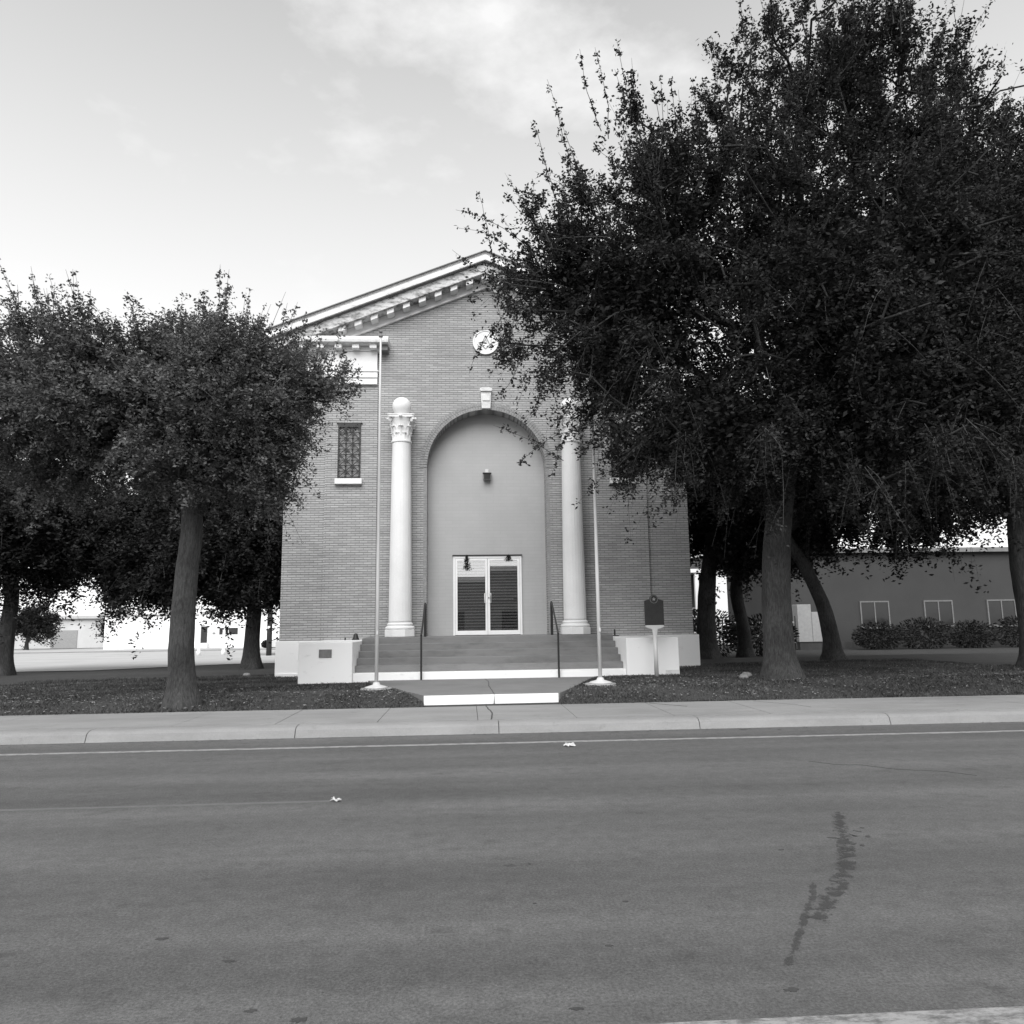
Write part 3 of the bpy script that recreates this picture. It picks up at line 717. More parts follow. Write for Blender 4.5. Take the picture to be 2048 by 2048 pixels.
# columns
def column(cx, cy):
    zb = 1.305
    root = obj('column', MB().extrz([(cx+.395*math.cos(PI/8+PI/4*i)/math.cos(PI/8), cy+.395*math.sin(PI/8+PI/4*i)/math.cos(PI/8)) for i in range(8)], zb, zb+.19), 'white', hall, bev=.01)
    base = MB().lathe(cx, cy, [(.385, zb+.191), (.40, zb+.215), (.40, zb+.25), (.375, zb+.275), (.335, zb+.285), (.335, zb+.305), (.352, zb+.32), (.352, zb+.345), (.325, zb+.365), (.31, zb+.38)], 48)
    obj('base', base, 'white', root, smooth=True)
    nf = 24
    def fl_(t, z):
        if z < zb+.45 or z > 6.62: return 1
        c = math.cos(nf*t); return 1-.008*max(0, -c+.35)
    prof = [(.312, zb+.381), (.312, zb+.44), (.312, zb+.46)]
    for i in range(13):
        u = i/12; prof.append((.312-.052*u**1.35, zb+.47+(6.61-zb-.47)*u))
    prof += [(.262, 6.63), (.262, 6.66)]
    obj('shaft', MB().lathe(cx, cy, prof, 144, fl_), 'white', root, smooth=True)
    # corinthian capital
    cp = MB().lathe(cx, cy, [(.262, 6.661), (.285, 6.675), (.29, 6.70), (.285, 6.725), (.258, 6.735), (.256, 6.80), (.26, 6.92), (.262, 7.05), (.268, 7.16), (.285, 7.26), (.31, 7.335), (.325, 7.36), (.20, 7.365)], 40)
    def leafp(ang, z0, z1, r0, out, w, curl):
        ca, sa = math.cos(ang), math.sin(ang); n = 9; vs = []; 
        for i in range(n):
            u = i/(n-1); z = z0+(z1-z0)*math.sin(min(1, u*1.05)*PI/2)-(curl*max(0, u-.75)*4*.5)
            r = r0+out*(u**2.6)
            ww = w*(math.sin(PI*min(1, u*.9+.12))**.55)*(1+.13*math.sin(u*26))
            for q in (-1, -.5, 0, .5, 1):
                rr = r-abs(q)*.02+(.014 if q == 0 else 0)
                px, py = rr, q*ww
                vs.append((cx+px*ca-py*sa, cy+px*sa+py*ca, z+.01*abs(q)*-1))
        m = 5; k = len(vs)
        back = [(cx+(x-cx)*.93, cy+(y-cy)*.93, z-.008) for x, y, z in vs]
        fs = [(j*m+i, j*m+i+1, (j+1)*m+i+1, (j+1)*m+i) for j in range(n-1) for i in range(m-1)]
        fb = [tuple(k+a for a in f[::-1]) for f in fs]
        ring_ = [i for i in range(m)]+[j*m+m-1 for j in range(1, n)]+[(n-1)*m+i for i in range(m-2, -1, -1)]+[j*m for j in range(n-2, 0, -1)]
        side = [(ring_[i], ring_[(i+1) % len(ring_)]+0, ring_[(i+1) % len(ring_)]+k, ring_[i]+k) for i in range(len(ring_))]
        cp.add(vs+back, fs+fb+side)
    for i in range(8): leafp(i*PI/4+PI/8, 6.74, 6.95, .255, .075, .085, .05)
    for i in range(8): leafp(i*PI/4, 6.86, 7.14, .262, .095, .085, .055)
    for i in range(4):
        a = PI/4+i*PI/2
        leafp(a, 7.04, 7.30, .27, .15, .045, .03)
        # volute scroll
        ca, sa = math.cos(a), math.sin(a); pts = []
        for j in range(22):
            th = j/21*2.2*2*PI; r = .062*(1-j/21*.8); pts.append((cx+(.385+r*math.cos(th))*ca, cy+(.385+r*math.cos(th))*sa, 7.285+r*math.sin(th)))
        cp.tube(pts, .017, 6)
    for i in range(4):
        a = i*PI/2; cp.ball((cx+.335*math.cos(a), cy+.335*math.sin(a), 7.385), .045, 10, 8)
    # concave abacus
    ab = []
    for i in range(4):
        a0 = PI/4+i*PI/2; a1 = a0+PI/2
        p0 = Vector((math.cos(a0), math.sin(a0)))*.475; p1 = Vector((math.cos(a1), math.sin(a1)))*.475
        mid = (p0+p1)/2
        for j in range(10):
            u = (j+.35)/10*.94+.03; p = p0.lerp(p1, u); inward = (4*u*(1-u))*.05
            p = p-mid.normalized()*inward; ab.append((cx+p.x, cy+p.y))
    cp.extrz(ab, 7.362, 7.42); cp.extrz([(cx+(x-cx)*1.04, cy+(y-cy)*1.04) for x, y in ab], 7.4215, 7.45)
    cp.v = [(cx+(x-cx)*(1+.13*max(0, min(1, (z-6.9)/.3))), cy+(y-cy)*(1+.13*max(0, min(1, (z-6.9)/.3))), z) for x, y, z in cp.v]
    obj('capital', cp, 'white', root)
    obj('globe', MB().lathe(cx, cy, [(.15, 7.45), (.15, 7.47), (.10, 7.49), (.09, 7.53)], 24).ball((cx, cy, 7.745), .268, 40, 24), 'white', root, smooth=True)
    return root
column(-1.82, 20.75); column(2.97, 20.75)

# ------------------------------------------------------------------ small things on the hall
lamp = thing('wall_lamp', 'small boxy grey floodlight fixed on the arch infill above the doors', 'lamp', (.59, 21.70, 5.9))
obj('housing', MB().extr([(.49, 5.78), (.715, 5.78), (.715, 5.97), (.49, 5.97)], 21.53, 21.66), 'slate', lamp, bev=.015)
obj('visor', MB().box(.475, .73, 21.50, 21.68, 5.975, 5.99), 'black', lamp)
obj('bracket', MB().box(.55, .65, 21.661, 21.699, 5.82, 6.12), 'galv', lamp, bev=.004)
obj('lens', MB().box(.51, .695, 21.525, 21.529, 5.80, 5.95), 'glassdark', lamp)
bb = thing('floor_lamp', 'small dark dome-shaped spotlight standing on the landing behind the left white block', 'lamp', (-3.0, 20.7, 1.24))
obj('dome', MB().lathe(-3.0, 20.7, [(.10, 1.236), (.10, 1.26), (.07, 1.30), (.055, 1.38), (.03, 1.41), (.01, 1.415)], 20), 'black', bb, smooth=True)
obj('stem', MB().tube([(-3.28, 20.7, 1.235), (-3.28, 20.7, 1.30)], .02, 8), 'black', bb)
mk = thing('sprinkler_box', 'small dark meter post standing on the landing behind the right white block', 'post', (4.15, 20.7, 1.24))
obj('post', MB().box(4.03, 4.07, 20.68, 20.72, 1.236, 1.42), 'black', mk, bev=.004)
obj('base', MB().box(3.95, 4.15, 20.6, 20.8, 1.236, 1.262), 'black', mk, bev=.004)
# handrails
for (x, xt, side) in ((-1.08, -1.11, 'left'), (2.16, 2.26, 'right')):
    h = thing('handrail', f'thin black metal stair handrail on the {side} side of the doors', 'handrail', (x, 18.0, .34), 'handrails on the front steps')
    obj('post', MB().box(x-.022, x+.022, 17.98, 18.02, .335, 1.36), 'black', h)
    obj('post', MB().box(xt-.035, xt+.035, 20.16, 20.20, 1.30, 2.16), 'black', h)
    obj('rail', MB().tube([(x, 17.98, 1.36), (x+(xt-x)*.05, 18.12, 1.42), (xt, 20.05, 2.14), (xt, 20.2, 2.175)], .024, 10), 'black', h, smooth=True)
# flagpoles
for (x, y, s, z) in ((-1.88, 16.0, 'left', 8.02), (2.74, 15.7, 'right', 7.95)):
    f = thing('flagpole', ('bare pale flagpole standing on the lawn in front of the left column' if s == 'left' else 'bare pale flagpole on the right lawn, its top hidden in the big tree'), 'flagpole', (x, y, gz(x, y)), 'bare flagpoles')
    obj('pole', MB().lathe(x, y, [(.040, .3), (.038, 2.5), (.032, 4.5), (.026, 6.5), (.020, z-.1)], 20), 'galv', f, smooth=True)
    obj('flange', MB().lathe(x, y, [(.235, gz(x, y)+.02), (.24, gz(x, y)+.035), (.20, gz(x, y)+.05), (.08, gz(x, y)+.085), (.06, gz(x, y)+.13), (.041, gz(x, y)+.135)], 28), 'galv', f, smooth=True)
    obj('footing', MB().lathe(x, y, [(.33, .2), (.33, gz(x, y)+.005), (.31, gz(x, y)+.018)], 24), 'concrete', f)
    obj('truck', MB().lathe(x, y, [(.025, z-.1), (.045, z-.09), (.045, z-.05), (.02, z-.04), (.015, z+.0)], 14), 'slate', f, smooth=True)
    obj('finial', MB().ball((x, y, z+.035), .04, 14, 10), 'slate', f, smooth=True)
    obj('cleat', MB().box(x-.01, x+.03, y-.055, y-.03, 1.42, 1.50), 'galv', f)
# historical marker
mx_, my = 4.36, 17.45; mz = gz(mx_, my)
hm = thing('marker_sign', 'dark cast metal historical marker with round star medallion on a pale post', 'sign', (mx_, my, mz))
obj('post', MB().lathe(mx_-.0, my, [(.048, mz-.02), (.048, 1.42)], 20), 'galv', hm, smooth=True)
obj('bracket', MB().extr([(mx_-.05, 1.30), (mx_+.05, 1.30), (mx_+.065, 1.44), (mx_+.21, 1.48), (mx_+.215, 1.53), (mx_-.215, 1.53), (mx_-.21, 1.48), (mx_-.065, 1.44)], my-.02, my+.02), 'galv', hm, bev=.004)
op = [(mx_-.225, 1.531), (mx_+.225, 1.531), (mx_+.225, 2.10), (mx_+.12, 2.125)]
op += [(mx_+.105*math.cos(a), 2.13+.105*math.sin(a)) for a in [PI*.04+PI*.92*i/14 for i in range(15)]]
op += [(mx_-.12, 2.125), (mx_-.225, 2.10)]
pt = obj('plate', MB().extr(op, my-.02, my+.02), 'darkpanel', hm, bev=.005)
r_ = MB()
for i in range(32):
    a0, a1 = 2*PI*i/32, 2*PI*(i+1)/32
    r_.extr([(mx_+r*math.cos(a), 2.13+r*math.sin(a)) for r, a in ((.083, a0), (.095, a0), (.095, a1), (.083, a1))], my-.032, my-.021)
obj('ring', r_, 'slate', pt)
sp_ = [(mx_+(.048 if i % 2 == 0 else .021)*math.sin(PI*i/5), 2.13+(.048 if i % 2 == 0 else .021)*math.cos(PI*i/5)) for i in range(10)]
obj('star', MB().extr(sp_[::-1], my-.03, my-.021), 'medal', pt)
tl = MB(); rr = random.Random(2)
for k in range(13):
    z = 2.0-k*.034; w = .17 if k % 5 else .1
    tl.box(mx_-w, mx_+w*rr.uniform(.8, 1), my-.0225, my-.0205, z, z+.006)
obj('raised_band', tl, 'darkpanel', pt)

# ------------------------------------------------------------------ trees
def leaf_mesh(name, P, size, tone, mat, parent, seed, elong=.5):
    r = np.random.default_rng(seed); k = len(P)
    a = r.normal(size=(k, 3)); a[:, 2] *= .6; a /= np.linalg.norm(a, axis=1)[:, None]
    b = r.normal(size=(k, 3)); b -= a*np.sum(a*b, 1)[:, None]; b /= np.linalg.norm(b, axis=1)[:, None]
    s = size[:, None]
    V = np.empty((k, 4, 3), np.float32)
    V[:, 0] = P-a*s; V[:, 1] = P-b*s*elong+a*s*.1; V[:, 2] = P+a*s; V[:, 3] = P+b*s*elong+a*s*.1
    me = bpy.data.meshes.new(name); me.vertices.add(4*k); me.vertices.foreach_set('co', V.ravel())
    me.loops.add(4*k); me.loops.foreach_set('vertex_index', np.arange(4*k, dtype=np.int32))
    me.polygons.add(k); me.polygons.foreach_set('loop_start', np.arange(0, 4*k, 4, dtype=np.int32))
    me.polygons.foreach_set('loop_total', np.full(k, 4, np.int32)); me.update(calc_edges=True)
    at = me.attributes.new('tone', 'FLOAT', 'FACE'); at.data.foreach_set('value', tone.astype(np.float32))
    return link(name, me, mat, parent)
def frusta(segs, n):         # segs: array (k, 8): p0(3) p1(3) r0 r1 -> verts, faces arrays
    segs = np.asarray(segs, float); k = len(segs)
    p0, p1, r0, r1 = segs[:, :3], segs[:, 3:6], segs[:, 6], segs[:, 7]
    d = p1-p0; L = np.linalg.norm(d, axis=1)+1e-9; d = d/L[:, None]
    ref = np.tile(np.array([.3, .2, .93]), (k, 1)); ref[np.abs(np.sum(ref*d, 1)) > .92] = (1, .1, 0)
    a = np.cross(d, ref); a /= np.linalg.norm(a, axis=1)[:, None]; b = np.cross(d, a)
    th = 2*PI*np.arange(n)/n
    dirs = a[:, None]*np.cos(th)[None, :, None]+b[:, None]*np.sin(th)[None, :, None]
    V = np.concatenate([p0[:, None]+dirs*r0[:, None, None], p1[:, None]+dirs*r1[:, None, None]], 1).reshape(-1, 3)
    i = np.arange(n); q = np.stack([i, (i+1) % n, (i+1) % n+n, i+n], 1)
    F = (q[None]+(np.arange(k)*2*n)[:, None, None]).reshape(-1, 4)
    return V, F
def seg_mesh(name, segs, n, mat, parent):
    V, F = frusta(segs, n); me = bpy.data.meshes.new(name)
    me.vertices.add(len(V)); me.vertices.foreach_set('co', V.astype(np.float32).ravel())
    me.loops.add(F.size); me.loops.foreach_set('vertex_index', F.astype(np.int32).ravel())
    me.polygons.add(len(F)); me.polygons.foreach_set('loop_start', np.arange(0, F.size, 4, dtype=np.int32))
    me.polygons.foreach_set('loop_total', np.full(len(F), 4, np.int32)); me.update(calc_edges=True); me.shade_smooth()
    return link(name, me, mat, parent)
def tree(name, label, base, trunk, tr, blobs, nodes, twigs, leaves, seed, mat='leaf', lsize=(.022, .04), group=None, up=.5, droop=.0, twl=(.4, 1.0), shell=.5, clump=.045, knots=(), nclump=7, avoid=None, shoots=.14, gap=-.10, fill=0, fmax=99, sprays=()):
    r = np.random.default_rng(seed)
    root = thing(name, label, 'tree', base, group)
    # trunk polyline (trunk: list of (x,y,z) above base), radius profile
    tp = [np.array(base, float)]+[np.array(p, float) for p in trunk]
    fine = []
    for i in range(len(tp)-1):
        m_ = 6
        for j in range(m_): fine.append(tp[i]+(tp[i+1]-tp[i])*j/m_)
    fine.append(tp[-1]); fine = np.array(fine)
    for _ in range(3): fine[1:-1] = (fine[:-2]+2*fine[1:-1]+fine[2:])/4
    hh = fine[:, 2]-base[2]; H = hh[-1]
    rad = tr*(1-.30*hh/H)+tr*.55*np.exp(-hh/.22)
    mb = MB(); n = 28; ref = Vector((0, 0, 1))
    fine[0, 2] -= .25
    for i, p in enumerate(fine):
        for k in range(n):
            t = 2*PI*k/n
            q = 1+.10*mnoise.noise(Vector((math.cos(t)*1.6+seed, math.sin(t)*1.6, p[2]*.9)))+.05*mnoise.noise(Vector((math.cos(t)*5, math.sin(t)*5, p[2]*3+seed)))
            if hh[i] < .5: q += .22*max(0, math.sin(t*5+seed))*math.exp(-hh[i]/.15)
            for (ka, kz, kr) in knots:
                dd = ((t-ka+PI) % (2*PI)-PI)*tr; q += .32*math.exp(-(dd*dd+(hh[i]-kz)**2)/kr**2)
            mb.v.append((p[0]+rad[i]*q*math.cos(t), p[1]+rad[i]*q*math.sin(t), p[2]))
    for i in range(len(fine)-1):
        for k in range(n): mb.f.append((i*n+k, i*n+(k+1) % n, (i+1)*n+(k+1) % n, (i+1)*n+k))
    obj('trunk', mb, 'bark', root, smooth=True)
    # skeleton nodes; parents
    pos = [fine[i] for i in range(len(fine))]; par = [i-1 for i in range(len(fine))]; nT = len(fine)
    start = int(nT*.55)
    # attraction points
    w = np.array([b[3]*b[4]*b[5] for b in blobs])**.75; w /= w.sum(); pts = []
    while len(pts) < nodes:
        b = blobs[r.choice(len(blobs), p=w)]
        d = r.normal(size=3); d /= np.linalg.norm(d); rr = r.uniform()**shell
        p = np.array(b[:3])+d*np.array(b[3:6])*rr
        if avoid is not None and avoid(p): continue
        pts.append(p)
    pts = np.array(pts); top = fine[-1]
    order = np.argsort(np.linalg.norm(pts-top, axis=1)); tips = []
    arr = np.array(pos[start:]+[]); ids = list(range(start, nT)); path = [0.]*nT
    A = np.zeros((nodes*3+nT, 3)); A[:len(ids)] = arr; dist0 = np.zeros(nodes*3+nT); cnt = len(ids)
    for i_ in order:
        p = pts[i_]
        d = np.linalg.norm(A[:cnt]-p, axis=1)
        c = d+.38*dist0[:cnt]+.5*np.maximum(0, A[:cnt, 2]-p[2]-.6)
        j = int(np.argmin(c)); q = A[j]; L = d[j]
        if L < .12: continue
        pj = ids[j]; last = q; lastid = pj; m_ = 1 if L < .9 else 2 if L < 2 else 3
        for s in range(1, m_+1):
            t = s/m_; x = q+(p-q)*t
            if s < m_:
                x = x+r.normal(size=3)*L*.06+np.array([0, 0, 1])*L*.10*math.sin(PI*t)
            pos.append(x); par.append(lastid); lastid = len(pos)-1
            A[cnt] = x; dist0[cnt] = dist0[j]+L*t; ids.append(lastid); cnt += 1
        tips.append(lastid)
    npos = len(pos); rr2 = np.zeros(npos)
    child = [0]*npos
    e = 2.35
    for i in range(npos-1, nT-1, -1):
        if rr2[i] == 0: rr2[i] = .011**e
        rr2[par[i]] += rr2[i]
    R = rr2**(1/e)
    lim = tr*.62
    mxr = max(R[nT:]) if npos > nT else 1
    sc = min(1.6, lim/mxr)
    segs = []
    for i in range(nT, npos):
        q = par[i]; r1 = R[i]*sc; r0 = min(R[q]*sc, r1*1.35) if q >= nT else r1*1.25
        segs.append([*pos[q], *pos[i], max(.007, r0), max(.006, r1)])
    seg_mesh('branches', segs, 7, 'limb', root)
    # twigs
    P0 = np.array([pos[t] for t in tips]); P0 = np.repeat(P0, twigs, 0); k = len(P0)
    gn = np.array([mnoise.noise(Vector(p)*.95+Vector((seed, 0, 3))) for p in P0])
    P0 = P0[(gn > gap) | (r.uniform(size=k) < .25)]; k = len(P0)
    # start somewhere along the last part
    P0 = P0+r.normal(size=(k, 3))*.08
    cen = np.array([np.average([b[0] for b in blobs], weights=w), np.average([b[1] for b in blobs], weights=w), np.average([b[2] for b in blobs], weights=w)])
    outd = P0-cen; on = np.linalg.norm(outd, axis=1)[:, None]; outd /= on
    zmid = cen[2]
    D = outd*.55+r.normal(size=(k, 3))*.55
    hi = np.clip((P0[:, 2]-zmid)/2.5+.35, -.6, 1)
    D[:, 2] += up*hi; D /= np.linalg.norm(D, axis=1)[:, None]
    L = r.uniform(twl[0], twl[1], k)*(.75+.5*np.abs(r.normal(size=k)))
    C = np.zeros((k, 3)); C[:, 2] = -droop*L*np.clip(1-hi, 0, 1.4)*r.uniform(.2, 1, k); C += r.normal(size=(k, 3))*.10*L[:, None]
    def at(s): return P0+D*(L*s)[:, None]+C*(s**2)[:, None]
    T = [at(np.full(k, s)) for s in (0, .34, .67, 1.)]
    vis = (on[:, 0] > np.quantile(on[:, 0], .72)) | (r.uniform(size=k) < .3)
    sg = []
    for a in range(3):
        ra = (.0075, .0055, .004, .0022)
        sg.append(np.concatenate([T[a], T[a+1], np.full((k, 1), ra[a]), np.full((k, 1), ra[a+1])], 1)[vis])
    # long upright shoots on the upper surface
    cand = np.where((hi > .45) & (on[:, 0] > np.median(on[:, 0])) & (r.uniform(size=k) < shoots))[0]
    SP = P0[cand]; SD = np.array([0, 0, 1.])+outd[cand]*.35+r.normal(size=(len(cand), 3))*.22; SD /= np.linalg.norm(SD, axis=1)[:, None]
    SLn = r.uniform(.7, 1.5, len(cand))
    for a in range(3):
        ra = (.009, .007, .005, .0025)
        sg.append(np.concatenate([SP+SD*(SLn*a/3)[:, None], SP+SD*(SLn*(a+1)/3)[:, None], np.full((len(cand), 1), ra[a]), np.full((len(cand), 1), ra[a+1])], 1))
    spl = []
    for a_, b_ in sprays:      # long loose sprays that leave the crown
        a_, b_ = np.array(a_), np.array(b_); a_ = a_+(a_-b_)*.55+np.array([.25, .3, 0]); n_ = 7; side = np.cross(b_-a_, [0, 1, 0])*r.uniform(-.12, .12)
        q = [a_+(b_-a_)*t+side*math.sin(PI*t)+r.normal(size=3)*.015 for t in np.linspace(0, 1, n_)]
        for t_ in range(n_-1): sg.append(np.array([[*q[t_], *q[t_+1], .011-.0013*t_, .0097-.0013*t_]]))
        for _ in range(int(13*np.linalg.norm(b_-a_)/.8)):
            t_ = r.uniform(.05, 1)*(n_-1); i_ = min(int(t_), n_-2); c_ = q[i_]+(q[i_+1]-q[i_])*(t_-i_)+r.normal(size=3)*.03
            spl.append(c_+r.normal(size=(4, 3))*.024)
    seg_mesh('twigs', np.concatenate(sg), 3, 'twig', root)
    nl = leaves//nclump; Ps = []; 
    clt = r.normal(0, .14, k)+.42*np.array([mnoise.noise(Vector(p)*.8+Vector((0, seed, 7))) for p in P0])
    tones = []
    for c_ in range(nclump):
        s = np.clip(r.uniform(.05, 1.03, k), 0, 1.03); q = at(s)+r.normal(size=(k, 3))*.03
        ct = clt+r.normal(0, .10, k)
        Ps.append((q[:, None]+r.normal(size=(k, nl, 3))*clump).reshape(-1, 3)); tones.append(np.repeat(ct, nl))
    if spl: Ps.append(np.concatenate(spl)); tones.append(np.zeros(len(Ps[-1])))
    for c_ in range(9):
        q = SP+SD*(SLn*r.uniform(.05, 1.0, len(cand)))[:, None]
        Ps.append((q[:, None]+r.normal(size=(len(cand), 7, 3))*.032).reshape(-1, 3)); tones.append(np.zeros(len(cand)*7))
    Pl = np.concatenate(Ps); tn = np.concatenate(tones); kk = len(Pl)
    tn = np.clip(.42+tn+r.normal(0, .13, kk), 0, 1); sz = r.uniform(lsize[0], lsize[1], kk)
    if fill:       # extra inner leaves, toned darker to paint shade inside the crown
        bi = r.choice(len(blobs), fill, p=w); B_ = np.array([b[:6] for b in blobs])[bi]
        d = r.normal(size=(fill, 3)); d /= np.linalg.norm(d, axis=1)[:, None]; d *= (r.uniform(size=fill)**.5*.72)[:, None]
        Pf = B_[:, :3]+d*B_[:, 3:6]; ok = Pf[:, 2] < fmax
        if avoid is not None: ok &= np.array([not avoid(p) for p in Pf])
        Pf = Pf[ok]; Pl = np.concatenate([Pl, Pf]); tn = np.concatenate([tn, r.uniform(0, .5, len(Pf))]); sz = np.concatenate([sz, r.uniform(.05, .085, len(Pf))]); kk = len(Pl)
    leaf_mesh('crown', Pl, sz, tn, mat, root, seed+1)
    print(name, 'leaves', kk, 'tips', len(tips))
    return root

# big right tree
SPRAYS = [((1.19, 13.6, 4.88), (0.49, 13.5, 5.25)), ((1.89, 13.6, 5.09), (0.91, 13.5, 4.51)), ((1.73, 13.6, 4.9), (1.59, 13.5, 4.19)), ((0.51, 13.6, 7.34), (0.03, 13.5, 6.23)), ((0.84, 13.6, 7.34), (0.92, 13.5, 6.34)), ((0.77, 13.6, 8.98), (-0.18, 13.5, 9.55)), ((0.67, 13.6, 8.72), (-0.12, 13.5, 9.16)), ((0.76, 13.6, 8.36), (-0.26, 13.5, 8.7)), ((0.52, 13.6, 8.0), (0.08, 13.5, 7.69)), ((1.48, 13.6, 10.58), (1.31, 13.5, 11.48)), ((1.8, 13.6, 11.34), (1.66, 13.5, 12.36)), ((2.48, 13.6, 12.14), (2.33, 13.5, 13.11)), ((2.68, 13.6, 12.03), (2.64, 13.5, 13.13)), ((0.29, 13.6, 9.07), (0.24, 13.5, 9.9)), ((1.79, 13.6, 6.75), (1.33, 13.5, 5.74)), ((2.08, 13.6, 6.76), (1.65, 13.5, 5.26)), ((7.42, 13.6, 13.79), (7.28, 13.5, 14.63)), ((7.42, 13.6, 13.79), (7.71, 13.5, 14.65)), ((5.93, 13.6, 4.51), (5.56, 13.5, 3.21)), ((7.18, 13.6, 4.22), (6.95, 13.5, 3.25)), ((0.83, 13.6, 6.45), (0.63, 13.5, 5.73)), ((1.24, 13.6, 8.16), (0.28, 13.5, 8.1)), ((5.73, 13.6, 13.96), (5.71, 13.5, 14.69))]
def avB(p):   # keeps the crown off the hall wall and roof
    return (p[1] > 20.2 and -6 < p[0] < 7.2 and p[2] < 13.6) or (p[1] > 18.6 and p[0] < 4 )
tree('oak_tree', 'huge dark oak on the right lawn, its crown covering half the hall front', (6.66, 15.9, gz(6.6, 15.9)),
     [(6.62, 15.9, 1.6), (6.70, 15.85, 3.2), (6.85, 15.6, 4.6), (6.9, 15.3, 6.2)], .33,
     [(7.7, 15.0, 9.4, 4.3, 3.8, 4.3), (3.6, 14.8, 8.3, 2.9, 2.6, 2.7), (5.2, 14.2, 10.3, 2.7, 2.7, 2.2), (9.8, 15, 7.6, 3.8, 3.8, 3.8),
      (5.6, 14.4, 5.5, 3.1, 2.5, 1.5), (8.6, 13.0, 5.3, 2.8, 2.0, 1.7), (11.0, 15.5, 10.5, 3.6, 3.6, 3.6), (2.0, 14.6, 8.9, 1.5, 1.5, 1.2), (3.3, 14.8, 6.5, 1.3, 1.5, 1.1), (8.0, 14.4, 12.8, 2.4, 2.4, 2.0),
      (7.5, 12.6, 7.4, 3.0, 1.6, 2.2), (3.9, 14.6, 5.2, 1.5, 1.4, .75), (3.0, 14.8, 7.4, 1.4, 1.5, 1.1)],
     1750, 7, 56, 11, 'leaf', (.026, .050), up=1.0, droop=.45, twl=(.3, .75), shell=.5, clump=.06, avoid=avB, group='trees on the front lawn', shoots=.3, fill=70000, fmax=10.0, sprays=SPRAYS)
# left front tree
def avA(p): return (p[1] > 20.3 and p[0] > -6)
tree('oak_tree', 'bushy oak at the left edge with knotted grey trunk beside the sidewalk', (-5.13, 14.25, gz(-5.13, 14.25)),
     [(-5.24, 14.25, 1.2), (-5.2, 14.25, 2.4), (-5.1, 14.2, 3.5), (-5.2, 14.15, 4.9)], .235,
     [(-5.6, 14.2, 5.7, 2.6, 2.3, 1.55), (-4.1, 13.9, 5.7, 1.05, 1.4, 1.0), (-7.6, 14.3, 5.8, 1.8, 2.0, 1.5), (-5.2, 14.0, 6.45, 1.1, 1.1, .7), (-4.4, 14, 6.2, .8, .8, .6), (-2.75, 13.9, 6.1, .42, .5, .28), (-4.5, 13.8, 4.6, 1.3, 1.3, .6), (-4.0, 13.9, 5.0, .75, 1.1, 1.1), (-3.7, 14.1, 6.45, .65, .8, .5)],
     900, 7, 63, 21, 'leaf2', (.022, .042), up=.95, droop=.35, twl=(.25, .65), shell=.5, clump=.05, avoid=avA, shoots=.22, fill=22000, fmax=6.8, gap=-.2, knots=((-1.7, 1.75, .14), (-1.4, .85, .12), (-1.8, 2.45, .13)), group='trees on the front lawn')
# behind, left
tree('shade_tree', 'dark low-crowned tree on the left beside the parking lot, behind the hall corner', (-7.25, 26.2, gz(-7.2, 26.2)),
     [(-7.25, 26.2, 1.4), (-7.2, 26.2, 2.4), (-7.5, 26.2, 3.8)], .27,
     [(-8.6, 26.2, 5.2, 3.0, 3.0, 2.5), (-7.4, 26.4, 4.8, 1.9, 2.4, 2.2), (-10.8, 26.4, 4.3, 2.0, 2.2, 1.9), (-7.6, 26, 3.4, 1.6, 1.8, .9)],
     700, 8, 49, 31, 'leaf', (.05, .08), up=.1, droop=.4, twl=(.4, .8), shell=.6, clump=.09, avoid=lambda p: p[0] > -5.6, group='trees behind the hall', gap=-9)
tree('shade_tree', 'rounded tree standing far left in front of the parking lot', (-14.6, 25.0, gz(-12, 25)),
     [(-14.6, 25, 1.4), (-14.5, 25, 2.6), (-14.7, 25, 4)], .26,
     [(-14.8, 25, 5.0, 3.0, 3.0, 2.2), (-13.2, 25, 4.6, 1.8, 2, 1.5)],
     420, 7, 42, 32, 'leaf', (.05, .08), up=.3, droop=.6, twl=(.4, .8), shell=.6, clump=.09, group='trees behind the hall', gap=-9)
# behind, right
tree('shade_tree', 'black-looking tree trunk right behind the hall corner, the left one of the pair', (8.0, 25.0, gz(8, 25)),
     [(8.0, 25, 1.5), (8.1, 25, 2.9), (8.4, 25, 4.6)], .33,
     [(8.8, 25.5, 6.8, 2.2, 2.6, 3.0), (10.3, 25.5, 6.0, 2.2, 2.5, 2.6)],
     600, 8, 42, 41, 'leaf', (.05, .08), up=.1, droop=.4, twl=(.4, .8), shell=.6, clump=.09, avoid=lambda p: p[0] < 6.9, group='trees behind the hall', gap=-9)
tree('shade_tree', 'dark tree between the hall corner and the fence, the right one of the pair', (10.2, 27.5, gz(10, 27.5)),
     [(10.2, 27.5, 1.3), (9.95, 27.5, 2.7), (10.3, 27.5, 4.4)], .26,
     [(10.8, 27.5, 6.4, 2.6, 2.6, 3.0), (12.6, 28.5, 6.5, 2.4, 2.4, 2.6)],
     600, 8, 42, 42, 'leaf', (.05, .08), up=.1, droop=.4, twl=(.4, .8), shell=.6, clump=.09, avoid=lambda p: p[0] < 7.2, group='trees behind the hall', gap=-9)
tree('shade_tree', 'leaning tree with forked limbs in front of the grey wall at right', (10.9, 22.2, gz(10.9, 22.2)),
     [(10.9, 22.2, 1.0), (10.75, 22.2, 2.0), (10.3, 22.1, 3.0), (9.6, 22.1, 4.2)], .25,
     [(11.0, 22.4, 6.4, 3.2, 2.6, 2.4), (13.8, 22.5, 6.4, 2.6, 2.6, 2.6)],
     620, 8, 42, 43, 'leaf', (.05, .08), up=.2, droop=.7, twl=(.4, .8), shell=.6, clump=.09, group='trees behind the hall', gap=-9)
